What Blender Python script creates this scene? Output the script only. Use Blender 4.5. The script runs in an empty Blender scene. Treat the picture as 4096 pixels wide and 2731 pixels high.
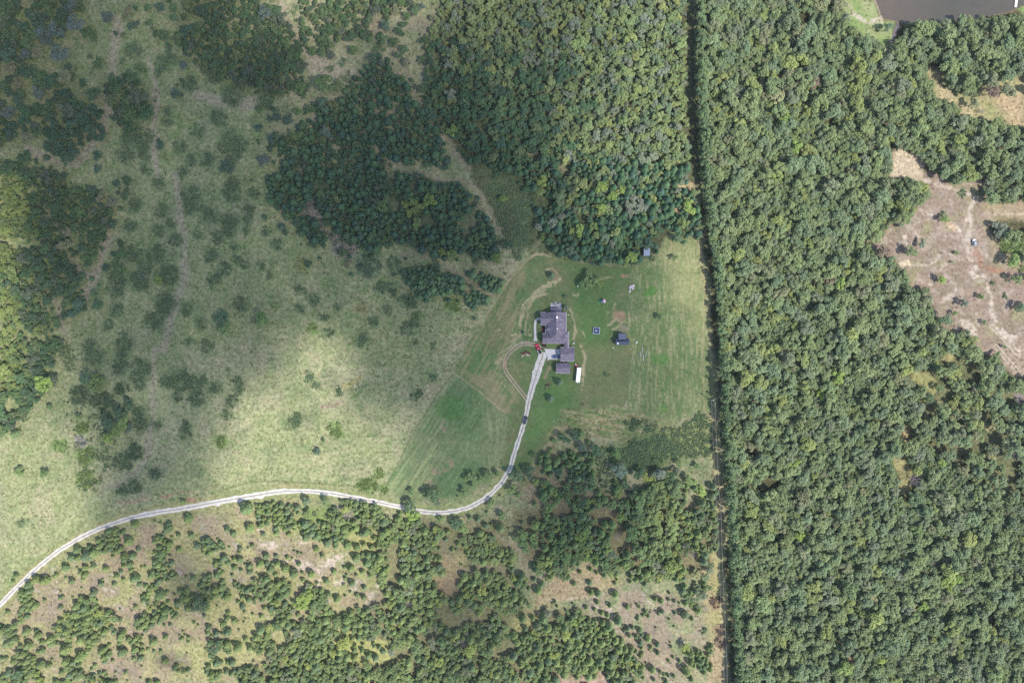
import bpy, math, random
import numpy as np
from mathutils import Vector, Matrix

random.seed(7)
rng = np.random.default_rng(11)
R = math.radians

# ---------------------------------------------------------------- camera, sky, sun, exposure
S = 0.137            # metres per reference pixel on the ground
HC = 405.0           # flying height of the camera
sc = bpy.context.scene
col = sc.collection
cam_d = bpy.data.cameras.new('camera')
cam = bpy.data.objects.new('camera', cam_d)
col.objects.link(cam)
cam.location = (0, 0, HC)
cam.rotation_euler = (0, 0, 0)
cam_d.sensor_width = 36
cam_d.lens = 36 * HC / (4096 * S)
cam_d.clip_start = 1
cam_d.clip_end = 9000
sc.camera = cam

SUN_EL = 55.0
SUN_DIR2 = Vector((0.83, -0.56)).normalized()      # ground direction towards the sun
world = bpy.data.worlds.new("World")
sc.world = world
world.use_nodes = True
wn = world.node_tree.nodes
sky = wn.new('ShaderNodeTexSky')
sky.sky_type = 'NISHITA'
sky.sun_disc = False
sky.sun_elevation = R(SUN_EL)
sky.sun_rotation = math.atan2(SUN_DIR2.x, SUN_DIR2.y)
sky.air_density = 1.0
sky.dust_density = 1.2
wn['Background'].inputs['Strength'].default_value = 0.15
world.node_tree.links.new(sky.outputs['Color'], wn['Background'].inputs['Color'])

sun_d = bpy.data.lights.new('sun', 'SUN')
sun_d.energy = 4.1
sun_d.angle = R(0.55)
sun_d.color = (1.0, 0.955, 0.89)
sun = bpy.data.objects.new('sun', sun_d)
col.objects.link(sun)
sdir = Vector((SUN_DIR2.x * math.cos(R(SUN_EL)), SUN_DIR2.y * math.cos(R(SUN_EL)), math.sin(R(SUN_EL))))
sun.rotation_euler = sdir.to_track_quat('Z', 'Y').to_euler()
sun.location = (200, -100, 300)

sc.view_settings.view_transform = 'Standard'
sc.view_settings.look = 'None'
sc.view_settings.exposure = 0.82
sc.view_settings.gamma = 1.0
sc.cycles.use_denoising = False
sc.cycles.filter_width = 1.5
sc.cycles.max_bounces = 5
sc.cycles.diffuse_bounces = 3
sc.cycles.glossy_bounces = 2
sc.cycles.transmission_bounces = 2
sc.cycles.volume_bounces = 0
sc.cycles.transparent_max_bounces = 8

# ---------------------------------------------------------------- helpers
def lin(c):
    c = c / 255.0
    return c / 12.92 if c <= 0.04045 else ((c + 0.055) / 1.055) ** 2.4
KEXP = 2.25
def A(r, g, b, k=None):
    k = k or KEXP
    "albedo whose fully sunlit look is the sRGB triple given"
    return (lin(r) / k, lin(g) / k, lin(b) / k)

def W(px, py, h=0.0):
    k = (HC - h) / HC
    return ((px - 2048) * S * k, (1365.5 - py) * S * k)

Y0 = (0, 700, 1400, 2031)
def V(c, r, s):
    out = []
    for t in s.split():
        v = [float(q) for q in t.split(',')]
        out.append((1024 * c + v[0] / 2.24, Y0[r] + v[1] / 2.24) + tuple(v[2:]))
    return out
def PX(s):
    return [tuple(float(q) for q in t.split(',')) for t in s.split()]
def ZM(x0, y0, k, s):
    return [(x0 + float(t.split(',')[0]) / k, y0 + float(t.split(',')[1]) / k) for t in s.split()]

def tag(o, label=None, cat=None, group=None, kind=None):
    if label: o['label'] = label
    if cat: o['category'] = cat
    if group: o['group'] = group
    if kind: o['kind'] = kind
    return o

def empty(name, loc=(0, 0, 0), rz=0):
    o = bpy.data.objects.new(name, None)
    o.empty_display_size = 0.5
    col.objects.link(o)
    o.location = loc
    o.rotation_euler = (0, 0, rz)
    return o

class MB:
    def __init__(s): s.v = []; s.f = []
    def add(s, vs, fs):
        n = len(s.v); s.v += [tuple(p) for p in vs]; s.f += [tuple(i + n for i in f) for f in fs]; return s
    def box(s, x0, y0, z0, x1, y1, z1):
        return s.add([(x0,y0,z0),(x1,y0,z0),(x1,y1,z0),(x0,y1,z0),(x0,y0,z1),(x1,y0,z1),(x1,y1,z1),(x0,y1,z1)],
                     [(0,3,2,1),(4,5,6,7),(0,1,5,4),(1,2,6,5),(2,3,7,6),(3,0,4,7)])
    def obox(s, a, b, w, z0, z1):
        "box along segment a-b in plan"
        d = Vector((b[0]-a[0], b[1]-a[1])); d.normalize(); n = Vector((-d.y, d.x)) * w / 2
        p = [(a[0]-n.x,a[1]-n.y),(b[0]-n.x,b[1]-n.y),(b[0]+n.x,b[1]+n.y),(a[0]+n.x,a[1]+n.y)]
        return s.prism(p, z0, z1)
    def prism(s, p, z0, z1):
        n = len(p)
        ar = sum(p[i][0]*p[(i+1)%n][1]-p[(i+1)%n][0]*p[i][1] for i in range(n))
        if ar < 0: p = p[::-1]
        vs = [(x,y,z0) for x,y in p] + [(x,y,z1) for x,y in p]
        fs = [tuple(range(n))[::-1], tuple(range(n, 2*n))] + [(i,(i+1)%n,n+(i+1)%n,n+i) for i in range(n)]
        return s.add(vs, fs)
    def tube(s, a, b, r0, r1=None, n=8):
        r1 = r0 if r1 is None else r1
        a = Vector(a); b = Vector(b); d = (b-a).normalized()
        u = d.orthogonal().normalized(); w = d.cross(u)
        vs = []
        for c, r in ((a, r0), (b, r1)):
            for i in range(n):
                t = 2*math.pi*i/n
                vs.append(c + u*(r*math.cos(t)) + w*(r*math.sin(t)))
        fs = [(i,(i+1)%n,n+(i+1)%n,n+i) for i in range(n)] + [tuple(range(n))[::-1], tuple(range(n,2*n))]
        return s.add(vs, fs)
    def gable(s, x0, y0, x1, y1, ze, zr, axis, hip0=0, hip1=0, th=0.18):
        "closed roof solid; axis = direction of the ridge; hip0/hip1 = how far the ridge stops short of each end"
        if axis == 'x':
            ym = (y0+y1)/2
            t = [(x0,y0,ze),(x1,y0,ze),(x1,y1,ze),(x0,y1,ze),(x0+hip0,ym,zr),(x1-hip1,ym,zr)]
            fs = [(0,1,5,4),(2,3,4,5),(3,0,4),(1,2,5)]
        else:
            xm = (x0+x1)/2
            t = [(x0,y0,ze),(x1,y0,ze),(x1,y1,ze),(x0,y1,ze),(xm,y0+hip0,zr),(xm,y1-hip1,zr)]
            fs = [(1,2,5,4),(3,0,4,5),(0,1,4),(2,3,5)]
        b = [(p[0],p[1],ze-th) for p in t[:4]]
        fs += [(9,8,7,6),(0,6,7,1),(1,7,8,2),(2,8,9,3),(3,9,6,0)]
        return s.add(t+b, fs)
    def build(s, name, mat, parent=None, loc=None, smooth=False, bevel=0):
        me = bpy.data.meshes.new(name)
        me.from_pydata([tuple(p) for p in s.v], [], s.f)
        me.materials.append(mat)
        if smooth: me.polygons.foreach_set('use_smooth', [True]*len(me.polygons))
        me.update()
        o = bpy.data.objects.new(name, me)
        col.objects.link(o)
        if parent is not None: o.parent = parent
        if loc: o.location = loc
        if bevel:
            m = o.modifiers.new('bevel', 'BEVEL'); m.width = bevel; m.segments = 2; m.limit_method = 'ANGLE'
        return o

def mat(name, color=(0.5,0.5,0.5), rough=0.6, metal=0.0, var=0.12, scale=2.0, spec=0.3, bump=0.0, coat=0.0):
    m = bpy.data.materials.new(name); m.use_nodes = True
    nt = m.node_tree; b = nt.nodes['Principled BSDF']
    b.inputs['Roughness'].default_value = rough
    b.inputs['Metallic'].default_value = metal
    b.inputs['Specular IOR Level'].default_value = spec
    b.inputs['Coat Weight'].default_value = coat
    tc = nt.nodes.new('ShaderNodeTexCoord')
    nz = nt.nodes.new('ShaderNodeTexNoise'); nz.inputs['Scale'].default_value = scale; nz.inputs['Detail'].default_value = 5
    nt.links.new(tc.outputs['Object'], nz.inputs['Vector'])
    mr = nt.nodes.new('ShaderNodeMapRange'); mr.inputs['From Min'].default_value = 0.3; mr.inputs['From Max'].default_value = 0.7
    mr.inputs['To Min'].default_value = 1-var; mr.inputs['To Max'].default_value = 1+var
    nt.links.new(nz.outputs['Fac'], mr.inputs['Value'])
    mx = nt.nodes.new('ShaderNodeVectorMath'); mx.operation = 'SCALE'
    mx.inputs[0].default_value = color
    nt.links.new(mr.outputs['Result'], mx.inputs['Scale'])
    nt.links.new(mx.outputs['Vector'], b.inputs['Base Color'])
    if bump:
        bp = nt.nodes.new('ShaderNodeBump'); bp.inputs['Strength'].default_value = bump; bp.inputs['Distance'].default_value = 0.1
        nt.links.new(nz.outputs['Fac'], bp.inputs['Height']); nt.links.new(bp.outputs['Normal'], b.inputs['Normal'])
    return m

def shingle_mat(name, color, row=0.28, along='y', dark=0.8):
    "shingle courses: thin bands with broken tabs"
    m = mat(name, color, rough=0.85, var=0.26, scale=0.55)
    nt = m.node_tree; b = nt.nodes['Principled BSDF']
    src = b.inputs['Base Color'].links[0].from_socket
    tc = nt.nodes.new('ShaderNodeTexCoord')
    br = nt.nodes.new('ShaderNodeTexBrick')
    br.inputs['Scale'].default_value = 1.0
    br.inputs['Brick Width'].default_value = row*2.2; br.inputs['Row Height'].default_value = row
    br.inputs['Mortar Size'].default_value = 0.03
    br.inputs['Color1'].default_value = (1,1,1,1); br.inputs['Color2'].default_value = (0.84,0.84,0.86,1); br.inputs['Mortar'].default_value = (dark,dark,dark,1)
    nt.links.new(tc.outputs['Object'], br.inputs['Vector'])
    mx = nt.nodes.new('ShaderNodeMix'); mx.data_type = 'RGBA'; mx.blend_type = 'MULTIPLY'; mx.inputs['Factor'].default_value = 1
    nt.links.new(src, mx.inputs['A']); nt.links.new(br.outputs['Color'], mx.inputs['B'])
    nt.links.new(mx.outputs['Result'], b.inputs['Base Color'])
    return m

# ---------------------------------------------------------------- layout raster (1 cell = 4 reference pixels)
NX, NY = 1024, 683
gx = (np.arange(NX) + 0.5) * 4
gy = (np.arange(NY) + 0.5) * 4
X, Y = np.meshgrid(gx, gy)
X = X.astype(np.float32); Y = Y.astype(np.float32)

def vnoise(x, y, cell, seed):
    r = np.random.default_rng(seed)
    n = 256
    g = r.random((n, n), dtype=np.float32)
    u = x / cell + 1000; v = y / cell + 1000
    iu = np.floor(u).astype(int); iv = np.floor(v).astype(int)
    fu = u - iu; fv = v - iv
    fu = fu*fu*(3-2*fu); fv = fv*fv*(3-2*fv)
    a = g[iv % n, iu % n]; b = g[iv % n, (iu+1) % n]; c = g[(iv+1) % n, iu % n]; d = g[(iv+1) % n, (iu+1) % n]
    return (a*(1-fu)+b*fu)*(1-fv) + (c*(1-fu)+d*fu)*fv
def fbm(x, y, cell, seed, octs=4, gain=0.55):
    t = 0; a = 1; s = 0
    for i in range(octs):
        t = t + a*vnoise(x, y, cell/2**i, seed*17+i); s += a; a *= gain
    return t/s          # 0..1, mean .5
WX = X + (fbm(X, Y, 60, 1) - .5) * 46
WY = Y + (fbm(X, Y, 60, 2) - .5) * 46

def polymask(pts, soft=7.0, warp=True, grow=0.0):
    P = np.array([p[:2] for p in pts], dtype=np.float32)
    m = np.zeros((NY, NX), dtype=np.float32)
    pad = soft*2 + 30 + max(grow, 0)
    x0 = max(int((P[:,0].min()-pad)/4), 0); x1 = min(int((P[:,0].max()+pad)/4)+1, NX)
    y0 = max(int((P[:,1].min()-pad)/4), 0); y1 = min(int((P[:,1].max()+pad)/4)+1, NY)
    if x1 <= x0 or y1 <= y0: return m
    sl = (slice(y0, y1), slice(x0, x1))
    x = (WX if warp else X)[sl]; y = (WY if warp else Y)[sl]
    d2 = np.full(x.shape, 1e9, dtype=np.float32); ins = np.zeros(x.shape, dtype=bool)
    n = len(P)
    for i in range(n):
        ax, ay = P[i]; bx, by = P[(i+1) % n]
        ex, ey = bx-ax, by-ay
        t = np.clip(((x-ax)*ex + (y-ay)*ey)/(ex*ex+ey*ey+1e-6), 0, 1)
        d2 = np.minimum(d2, (x-ax-t*ex)**2 + (y-ay-t*ey)**2)
        if ay != by:
            c = ((ay > y) != (by > y)) & (x < (bx-ax)*(y-ay)/(by-ay) + ax)
            ins ^= c
    d = np.sqrt(d2); d = np.where(ins, d, -d) + grow
    m[sl] = np.clip(d/soft*0.5 + 0.5, 0, 1)
    return m
def linedist(pts, warp=0.0):
    "distance to polyline and signed side"
    P = np.array([p[:2] for p in pts], dtype=np.float32)
    x0 = max(int((P[:,0].min()-90)/4), 0); x1 = min(int((P[:,0].max()+90)/4)+1, NX)
    y0 = max(int((P[:,1].min()-90)/4), 0); y1 = min(int((P[:,1].max()+90)/4)+1, NY)
    sl = (slice(y0, max(y1, y0+1)), slice(x0, max(x1, x0+1)))
    x = X[sl] + (WX-X)[sl]*warp; y = Y[sl] + (WY-Y)[sl]*warp
    d2 = np.full(x.shape, 1e9, dtype=np.float32); sg = np.zeros(x.shape, dtype=np.float32)
    for i in range(len(P)-1):
        ax, ay = P[i]; bx, by = P[i+1]; ex, ey = bx-ax, by-ay
        t = np.clip(((x-ax)*ex + (y-ay)*ey)/(ex*ex+ey*ey+1e-6), 0, 1)
        dd = (x-ax-t*ex)**2 + (y-ay-t*ey)**2
        cr = (x-ax)*ey - (y-ay)*ex
        k = dd < d2; sg = np.where(k, np.sign(cr), sg); d2 = np.minimum(d2, dd)
    return sl, np.sqrt(d2)*sg
def strokemask(pts, w, soft=5.0, warp=0.3):
    m = np.zeros((NY, NX), dtype=np.float32)
    sl, d = linedist(pts, warp)
    m[sl] = np.clip((w/2 - np.abs(d))/soft + 0.5, 0, 1)
    return m
def rutmask(pts, gauge=11, w=4.5, soft=4.0, warp=0.15):
    m = np.zeros((NY, NX), dtype=np.float32)
    sl, d = linedist(pts, warp)
    m[sl] = np.clip((w/2 - np.abs(np.abs(d)-gauge/2))/soft + 0.5, 0, 1)
    return m
def blobmask(px, py, rx, ry=None, soft=0.35):
    ry = ry or rx
    x0 = max(int((px-rx*2)/4), 0); x1 = min(int((px+rx*2)/4)+1, NX)
    y0 = max(int((py-ry*2)/4), 0); y1 = min(int((py+ry*2)/4)+1, NY)
    m = np.zeros((NY, NX), dtype=np.float32)
    if x1 <= x0 or y1 <= y0: return m
    sl = (slice(y0, y1), slice(x0, x1))
    d = np.sqrt(((WX[sl]-px)/rx)**2 + ((WY[sl]-py)/ry)**2)
    m[sl] = np.clip((1-d)/soft + 0.5, 0, 1)
    return m
def stripes(angle, cell, seed, stretch=14):
    "fine parallel streaks; angle of the streak direction in degrees in picture space"
    ca, sa = math.cos(R(angle)), math.sin(R(angle))
    u = X*ca + Y*sa; v = -X*sa + Y*ca
    v = v + (fbm(X, Y, 200, seed+5, 2) - .5) * 30
    return 0.6*vnoise(u/stretch, v, cell, seed) + 0.4*vnoise(u/(stretch*.4), v, cell*.6, seed+1)
# ---------------------------------------------------------------- ground colours (painted by what grows or lies there)
C = np.zeros((NY, NX, 3), dtype=np.float32)
RGH = np.full((NY, NX), 0.85, dtype=np.float32)       # how coarse the growth is
def arr(c): return np.array(c, dtype=np.float32)
def lay(m, c, op=1.0, c2=None, n=None, rough=None):
    global C, RGH
    c = arr(c)
    if c2 is not None:
        nn = np.clip((n-.5)*2.6+.5, 0, 1)[..., None]
        c = c*(1-nn) + arr(c2)*nn
    mm = (m*op)[..., None]
    C = C*(1-mm) + c*mm
    if rough is not None: RGH = RGH*(1-m*op) + rough*m*op
N1 = fbm(X, Y, 90, 21); N2 = fbm(X, Y, 34, 22); N3 = fbm(X, Y, 320, 23, 3); N4 = fbm(X, Y, 14, 24, 3); N5 = fbm(X, Y, 50, 25, 4)
ones = np.ones((NY, NX), dtype=np.float32)
def thr(n, lo, hi): return np.clip((n-lo)/(hi-lo), 0, 1)
TAN = A(186,172,148); STRAW = A(204,196,150); GREEN = A(142,162,104); BRIGHT = A(112,152,78); MEADOW = A(168,178,128)
FLOOR = A(92,94,66); DIRT = A(184,164,140); MAUVE = A(172,156,140); PALE = A(228,214,192); RED = A(190,136,112); DRY = A(202,184,138); FIELD = A(198,200,146)

lay(ones, A(160,168,122), c2=A(184,180,142), n=N1)
lay(thr(N2, .52, .66), A(140,156,112), .55)
lay(thr(N5, .56, .66), A(196,184,158), .4)
# north-west meadow, drier and greyer
m = polymask(PX("0,0 900,0 1100,200 1100,700 1800,1000 1950,1200 1700,1500 1000,1350 300,1600 0,1700"), 60)
lay(m, A(174,178,128), .8, c2=A(146,166,106), n=N2)
# sunlit lower field
m = polymask(PX("0,1620 220,1500 420,1480 900,1520 1250,1380 1500,1480 1700,1640 1600,1900 1440,2000 1200,1950 700,2030 400,2110 150,2280 0,2420"), 50)
lay(m, FIELD, .85, c2=A(178,188,132), n=fbm(X, Y, 40, 31, 5)); lay(m*thr(N1, .5, .7), A(208,198,160), .5)
lay(m*thr(fbm(X, Y, 26, 33, 4), .56, .7), A(158,176,116), .6)
lay(thr(fbm(X, Y, 16, 35, 3), .54, .66), A(132,150,102), .30)
lay(thr(fbm(X, Y, 13, 36, 3), .56, .68), A(206,196,158), .35)
lay(thr(fbm(X, Y, 60, 37, 5), .56, .64)*thr(X, 300, 800), A(126,148,104), .35)
# floor under the woods
woods_px = PX("2790,0 4096,0 4096,2731 2925,2731 2905,2200 2890,1800 2865,1500 2815,1000 2780,500")
lay(polymask(woods_px, 10), FLOOR, 1, c2=A(112,108,76), n=N2)
lay(polymask(PX("1760,0 2790,0 2800,700 2760,900 2560,1040 2200,1020 2050,980 1900,720 1700,420"), 14), A(112,124,86), .9, c2=FLOOR, n=N1)
lay(polymask(V(1,1,"110,0 1500,0 1910,170 2060,330 2160,680 1960,720 1250,600 830,600 630,350 350,290 160,260"), 20), A(108,122,90), .8)
lay(polymask(V(1,3,"1000,160 2294,100 2294,1568 0,1568 0,700 600,740 1000,900 1100,600"), 20), A(150,146,106), .8)
lay(polymask(V(2,3,"0,0 1830,0 1800,560 1500,640 700,500 100,500"), 14), A(140,132,98), .8)
lay(polymask(V(2,3,"0,930 600,920 900,1100 1150,1420 1150,1568 0,1568"), 16), A(146,138,102), .8)
lay(polymask(V(3,2,'1560,40 1880,0 2100,250 2294,330 2294,1300 2100,1500 1700,1100 1400,900 1400,500'), 40), A(146,144,106), .9, c2=A(120,126,88), n=N2)
# straw field and grass clearings of the upper right
lay(polymask(V(3,0,"1400,600 1530,630 1560,780 1870,760 2050,720 2294,650 2294,1180 2150,1110 2100,1060 1720,1050 1500,900 1430,720"), 8), A(206,190,148), 1, c2=A(176,176,122), n=N1)
lay(polymask(V(3,0,"1980,860 2294,820 2294,1120 2150,1080"), 20), A(212,184,150), .7)
lay(polymask(V(3,0,"620,0 960,0 1010,150 1130,180 1130,330 1060,400 1160,420 1160,520 1030,520 1000,400 870,340 700,250 680,100"), 6), A(150,176,108), 1, c2=A(176,186,130), n=N2, rough=.25)
lay(polymask(V(3,0,"820,0 960,0 1000,120 930,140 860,100"), 8), A(186,190,140), .6)
lay(strokemask(V(3,0,"960,0 985,70 1005,130 1030,175"), 5, 3, .1), PALE)
lay(strokemask(V(3,0,"760,150 830,190 900,205 960,190 1010,165"), 20, 8, .8)*thr(N4, .35, .6), PALE, .95)
lay(strokemask(V(3,0,"640,20 700,60 750,90"), 12, 8, .8)*thr(N4, .45, .6), PALE, .8)
lay(strokemask(V(3,0,"1165,220 1140,290 1115,380"), 16, 4, .1), A(140,130,136), .95, rough=.2)
lay(strokemask(V(3,0,"1105,390 1090,440 1060,520"), 26, 9, .6)*thr(N4, .4, .6), A(190,184,160), .8)
lay(strokemask(V(3,0,"2240,70 2294,80"), 20, 6), A(150,186,110))
# right-hand barren ground
bar = polymask(V(3,1,"1210,-60 1500,-40 1650,60 1980,60 1900,180 2000,250 2400,240 2400,390 2060,370 1970,450 2050,600 2100,650 2150,730 2294,720 2400,1568 1870,1568 1850,1450 1560,1400 1520,1290 1460,1150 1450,1060 1290,1020 1260,920 1150,800 1130,740 960,680 800,670 800,610 1040,560 1030,480 1300,380 1310,290 1450,190 1440,90 1210,20"), 9)
lay(bar, A(178,156,140), 1, c2=A(164,148,126), n=N1, rough=.6)
lay(bar*thr(fbm(X, Y, 22, 41, 4), .54, .62), A(200,184,168), .6)
lay(bar*thr(fbm(X, Y, 70, 42, 4), .57, .68), A(176,172,128), .6)
lay(bar*polymask(V(3,1,"1960,480 2294,560 2294,860 2150,830 2060,700 1980,560"), 20), A(186,172,134), .8)
lay(polymask(V(3,2,"1880,-20 2400,-20 2400,330 2294,260 2180,220 2080,80 1960,60"), 9), A(186,166,146), 1)
for s, w in (("1860,230 1810,350 1785,480 1790,600 1810,720 1870,850 1940,930 1980,1100 2010,1250 2080,1400 2180,1500 2250,1580",20),
             ("1490,60 1560,100 1720,130 1850,200 1900,250",12), ("1210,0 1330,20 1480,60",20), ("1420,820 1490,760 1530,700",12), ("1290,812 1360,812 1430,805",6),
             ("1420,1000 1450,960 1490,910",12), ("1560,1130 1630,1080 1690,1000",16), ("1380,310 1440,345 1500,365",10),
             ("1320,490 1340,520",12), ("1360,500 1370,560",9), ("1640,480 1690,470 1720,500",18), ("1230,530 1250,640",14), ("1950,330 2030,345 2400,335",10),
             ("1550,830 1590,810",14), ("1600,720 1640,700",10), ("1820,880 1900,920",30), ("1900,700 1960,720",18), ("1820,1250 1870,1240",9), ("1750,1320 1800,1370 1830,1420",30), ("2050,1380 2120,1460 2200,1480",24)):
    m = strokemask(V(3,1,s), w, 7, .7)
    lay(m*thr(fbm(X, Y, 16, 43, 3), .34, .52), A(222,206,188), .95)
lay(strokemask(V(3,1,"1195,800 1230,790 1260,810"), 22, 8, .8), A(238,220,186), .9)
lay(rutmask(V(3,1,"2010,1360 2100,1450 2180,1530 2240,1600"), 16, 5, 4), PALE, .7)
lay(rutmask(V(3,2,"2040,-30 2120,60 2200,150 2294,230"), 14, 5, 4), PALE, .75)
lay(strokemask(V(3,1,"1850,690 1930,830 2020,870 2160,890"), 26, 14, .8)*thr(N4, .3, .6), A(184,140,116), .8)
lay(strokemask(V(3,1,"1620,460 1680,500"), 20, 10, .8), A(226,196,160), .8)
m = polymask(V(3,0,"1140,1340 1380,1370 1380,1600 1090,1600 1100,1440"), 8)
lay(m, A(214,196,168), 1, c2=A(232,212,178), n=N4)
for s in ("1040,1090 1090,1100 1160,1125", "1110,1240 1160,1235 1220,1240", "1980,1355 2050,1350 2110,1340", "1230,430 1270,440", "2090,330 2140,320"):
    lay(strokemask(V(3,0,s), 13, 6, .5), A(214,180,146), .9)
lay(polymask(V(3,1,"1900,230 2400,215 2400,420 1980,420"), 12), A(196,178,140), .5)
# clearings in the right-hand woods
for c, r, s, cc in ((3,2,"1290,180 1450,200 1510,290 1490,400 1400,340 1290,270", A(176,174,116)), (3,2,"1230,650 1340,650 1280,790 1220,840 1180,780", A(196,176,130)),
               (3,2,"1120,940 1240,940 1300,1080 1330,1250 1260,1340 1160,1300 1200,1150 1120,1010", A(184,176,124)), (3,2,"1600,40 1670,40 1640,130 1560,110", A(196,186,128)),
               (3,2,"1640,680 1900,650 2080,700 2060,740 1800,700", A(178,166,128)), (3,1,"320,960 400,970 470,1010 450,1030 370,1010", A(206,178,146)),
               (3,1,"500,900 640,910 660,960 540,1000 490,960", A(176,144,122)), (3,2,"2200,400 2294,400 2294,470 2230,480", A(168,152,156)), (3,2,"2150,730 2294,740 2294,900 2200,860", A(176,156,140))):
    lay(polymask(V(c,r,s), 7), cc, .95)
lay(strokemask(V(3,3,"560,1080 610,1120 650,1210 690,1270 740,1350 770,1480 775,1600"), 9, 4, .3), A(186,156,128))
lay(strokemask(V(3,3,"1110,120 1170,150 1240,180"), 9, 4, .3), A(206,180,152))
# strip along the power line
lay(polymask(PX("2745,960 2800,930 2830,1200 2850,1500 2868,1700 2885,2000 2900,2300 2912,2731 2830,2731 2825,2500 2812,2400 2840,2250 2850,2100 2846,1900 2830,1700 2800,1600 2760,1300"), 10), A(186,178,128), .95, c2=A(192,182,138), n=N2)
lay(polymask(V(2,3,"1690,560 1850,420 1880,700 1900,950 1925,1568 1750,1568 1780,1200 1700,1000 1710,800"), 12), A(192,186,130), .9, c2=A(198,178,144), n=N1)
lay(polymask(V(2,1,"1440,70 1640,70 1650,140 1480,140"), 8), A(214,196,150), .9)
lay(polymask(V(2,1,"1430,300 1510,300 1600,380 1520,380"), 8), A(206,176,140), .8)
# woodland tracks
for c, r, s, w in ((1,0,"1190,340 1230,480 1330,620 1380,760 1440,900 1530,1020 1600,1130 1700,1250 1780,1370 1900,1520",26), (1,1,"1480,-20 1620,40 1900,60 2040,200 2120,340 2180,500 2260,650",24),
                (1,3,"1560,130 1660,260 1690,420",24), (1,3,"1850,560 2060,540 2180,540 2250,620 2320,720",26), (1,3,"2140,250 2200,270 2320,360",20), (2,3,"20,330 120,480 170,600 200,740",26),
                (1,1,"1300,710 1400,690 1600,760 1750,850 1900,930 2100,1080",24), (2,0,"840,1060 960,1060 1080,1020 1200,975",16), (2,0,"110,1380 210,1370 260,1430",26), (2,0,"430,1480 480,1560",26), (2,1,"420,620 300,560 210,640",18), (2,0,"250,380 340,420",12), (2,0,"720,850 780,865",8),
                (1,3,"940,840 1010,940 1100,1010 1160,1070",13), (2,3,"850,1000 960,1100 1080,1250 1170,1380",10)):
    m = strokemask(V(c,r,s), w, 12, .8)
    lay(m, A(168,160,130), .7)
for c, r, s, w in ((0,0,"1345,540 1360,640 1385,740 1390,900 1380,1100 1400,1568",26), (0,1,"1580,0 1600,400 1650,600 1650,900 1600,1150 1530,1280 1450,1568",30), (0,2,"1380,0 1350,500 1340,800 1300,1000 1200,1130 1000,1230",22), (0,0,"1050,180 1010,500 1000,700",40), (0,1,"980,560 900,780 850,950 780,1100",28),
                (0,0,"260,1310 380,1420 700,1470 900,1200 960,900",28), (0,0,"1780,860 2000,930 2294,920",44), (0,1,"590,740 680,850 860,900",26), (0,1,"460,1100 540,1200 580,1400",22), (0,0,"930,900 1000,1000 1200,1130",12),
                (1,0,"200,50 260,180 340,300 420,440 600,560",40), (1,0,"500,560 700,640 860,700",60)):
    lay(strokemask(V(c,r,s), w, 16, .8), A(196,182,156), .7)
lay(rutmask(V(0,2,"1300,1010 1200,1130 1100,1190 950,1260 850,1340 700,1440 560,1568"), 10, 4, 4), A(206,206,168), .5)
# purplish bare brush
lay(polymask(V(1,1,"360,330 550,170 630,480 700,520 960,590 960,690 850,760 700,700 650,560 540,480"), 14), A(162,150,146), .7, c2=A(180,160,146), n=N4)
# bottom-left barren hillside
bl = polymask(PX("0,2440 150,2290 420,2130 760,2050 1024,2000 1180,1990 1500,2120 1560,2300 1400,2480 900,2731 0,2731"), 20)
lay(bl, A(196,186,138), .9, c2=A(176,180,120), n=N1)
for c, r, s in ((0,3,"360,700 620,600 840,480 960,450 1060,560 1000,700 1240,700 1240,850 1200,1000 1050,1000 1000,880 900,800 700,740 600,800 560,940 480,1060 300,1100 180,1040 280,940 380,850"),
                (0,3,"860,1290 1250,1350 1320,1450 1310,1600 1020,1600 900,1460"), (0,3,"1240,980 1400,1040 1600,1000 1800,1020 1800,1120 1600,1200 1480,1250 1400,1180 1240,1100"),
                (0,3,"1500,400 1650,400 1660,600 1560,600"), (0,3,"1060,280 1390,190 1400,300 1250,420 1060,420"), (0,3,"1780,120 2000,90 2050,270 1900,280"), (0,3,"300,1200 500,1230 600,1330 480,1400 340,1330"), (0,3,"2050,280 2294,300 2294,480 2080,440"),
                (1,3,"0,330 500,330 560,560 400,560 200,450 0,440"), (1,3,"880,600 1110,620 1180,820 1050,900 960,800 860,740"), (0,3,"2130,590 2220,590 2240,680 2150,680"),
                (2,3,"660,800 1000,690 1120,680 1530,690 1600,870 1700,1100 1650,1210 1500,1220 1560,1400 1500,1600 1200,1600 1100,1450 960,1130 900,980 700,900"), (2,2,"60,1270 400,1160 560,1300 480,1360 300,1340"), (1,0,"1370,240 1450,150 1640,110 1620,200 1560,280 1400,300"), (1,0,"980,240 1100,110 1120,260 1060,280")):
    m = polymask(V(c,r,s), 50)
    lay(m*thr(N5, .36, .50), DIRT, .85, c2=MAUVE, n=N2, rough=.5)
lay(bl*thr(fbm(X, Y, 60, 52, 3), .55, .66), A(190,168,144), .6)
dz = bl + polymask(V(2,3,"640,780 1000,690 1530,690 1720,1100 1640,1210 1500,1600 1100,1600 960,1130 700,900"), 14)
st = stripes(28, 7, 61, 4)
lay(np.clip(dz, 0, 1)*thr(st, .66, .76)*thr(N1, .45, .6), A(218,206,190), .75)
for s in ("370,280 420,290 470,345 400,330", "550,490 620,450 700,400 830,400 750,480 740,540 640,550 560,530", "690,630 780,620 790,710 720,710", "560,560 620,570 610,700 560,700", "980,770 1100,740 1060,780 1030,870 980,830",
          "40,290 200,285 220,350 50,355", "0,150 90,170 60,215 0,195", "230,450 400,470 600,560 560,600 380,560", "700,1160 740,1180 790,1240 760,1240", "180,300 240,320 200,360"):
    m = polymask(V(1,3,s), 7, grow=-2)
    lay(m*thr(N4, .3, .5), A(232,214,194), .95)
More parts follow.
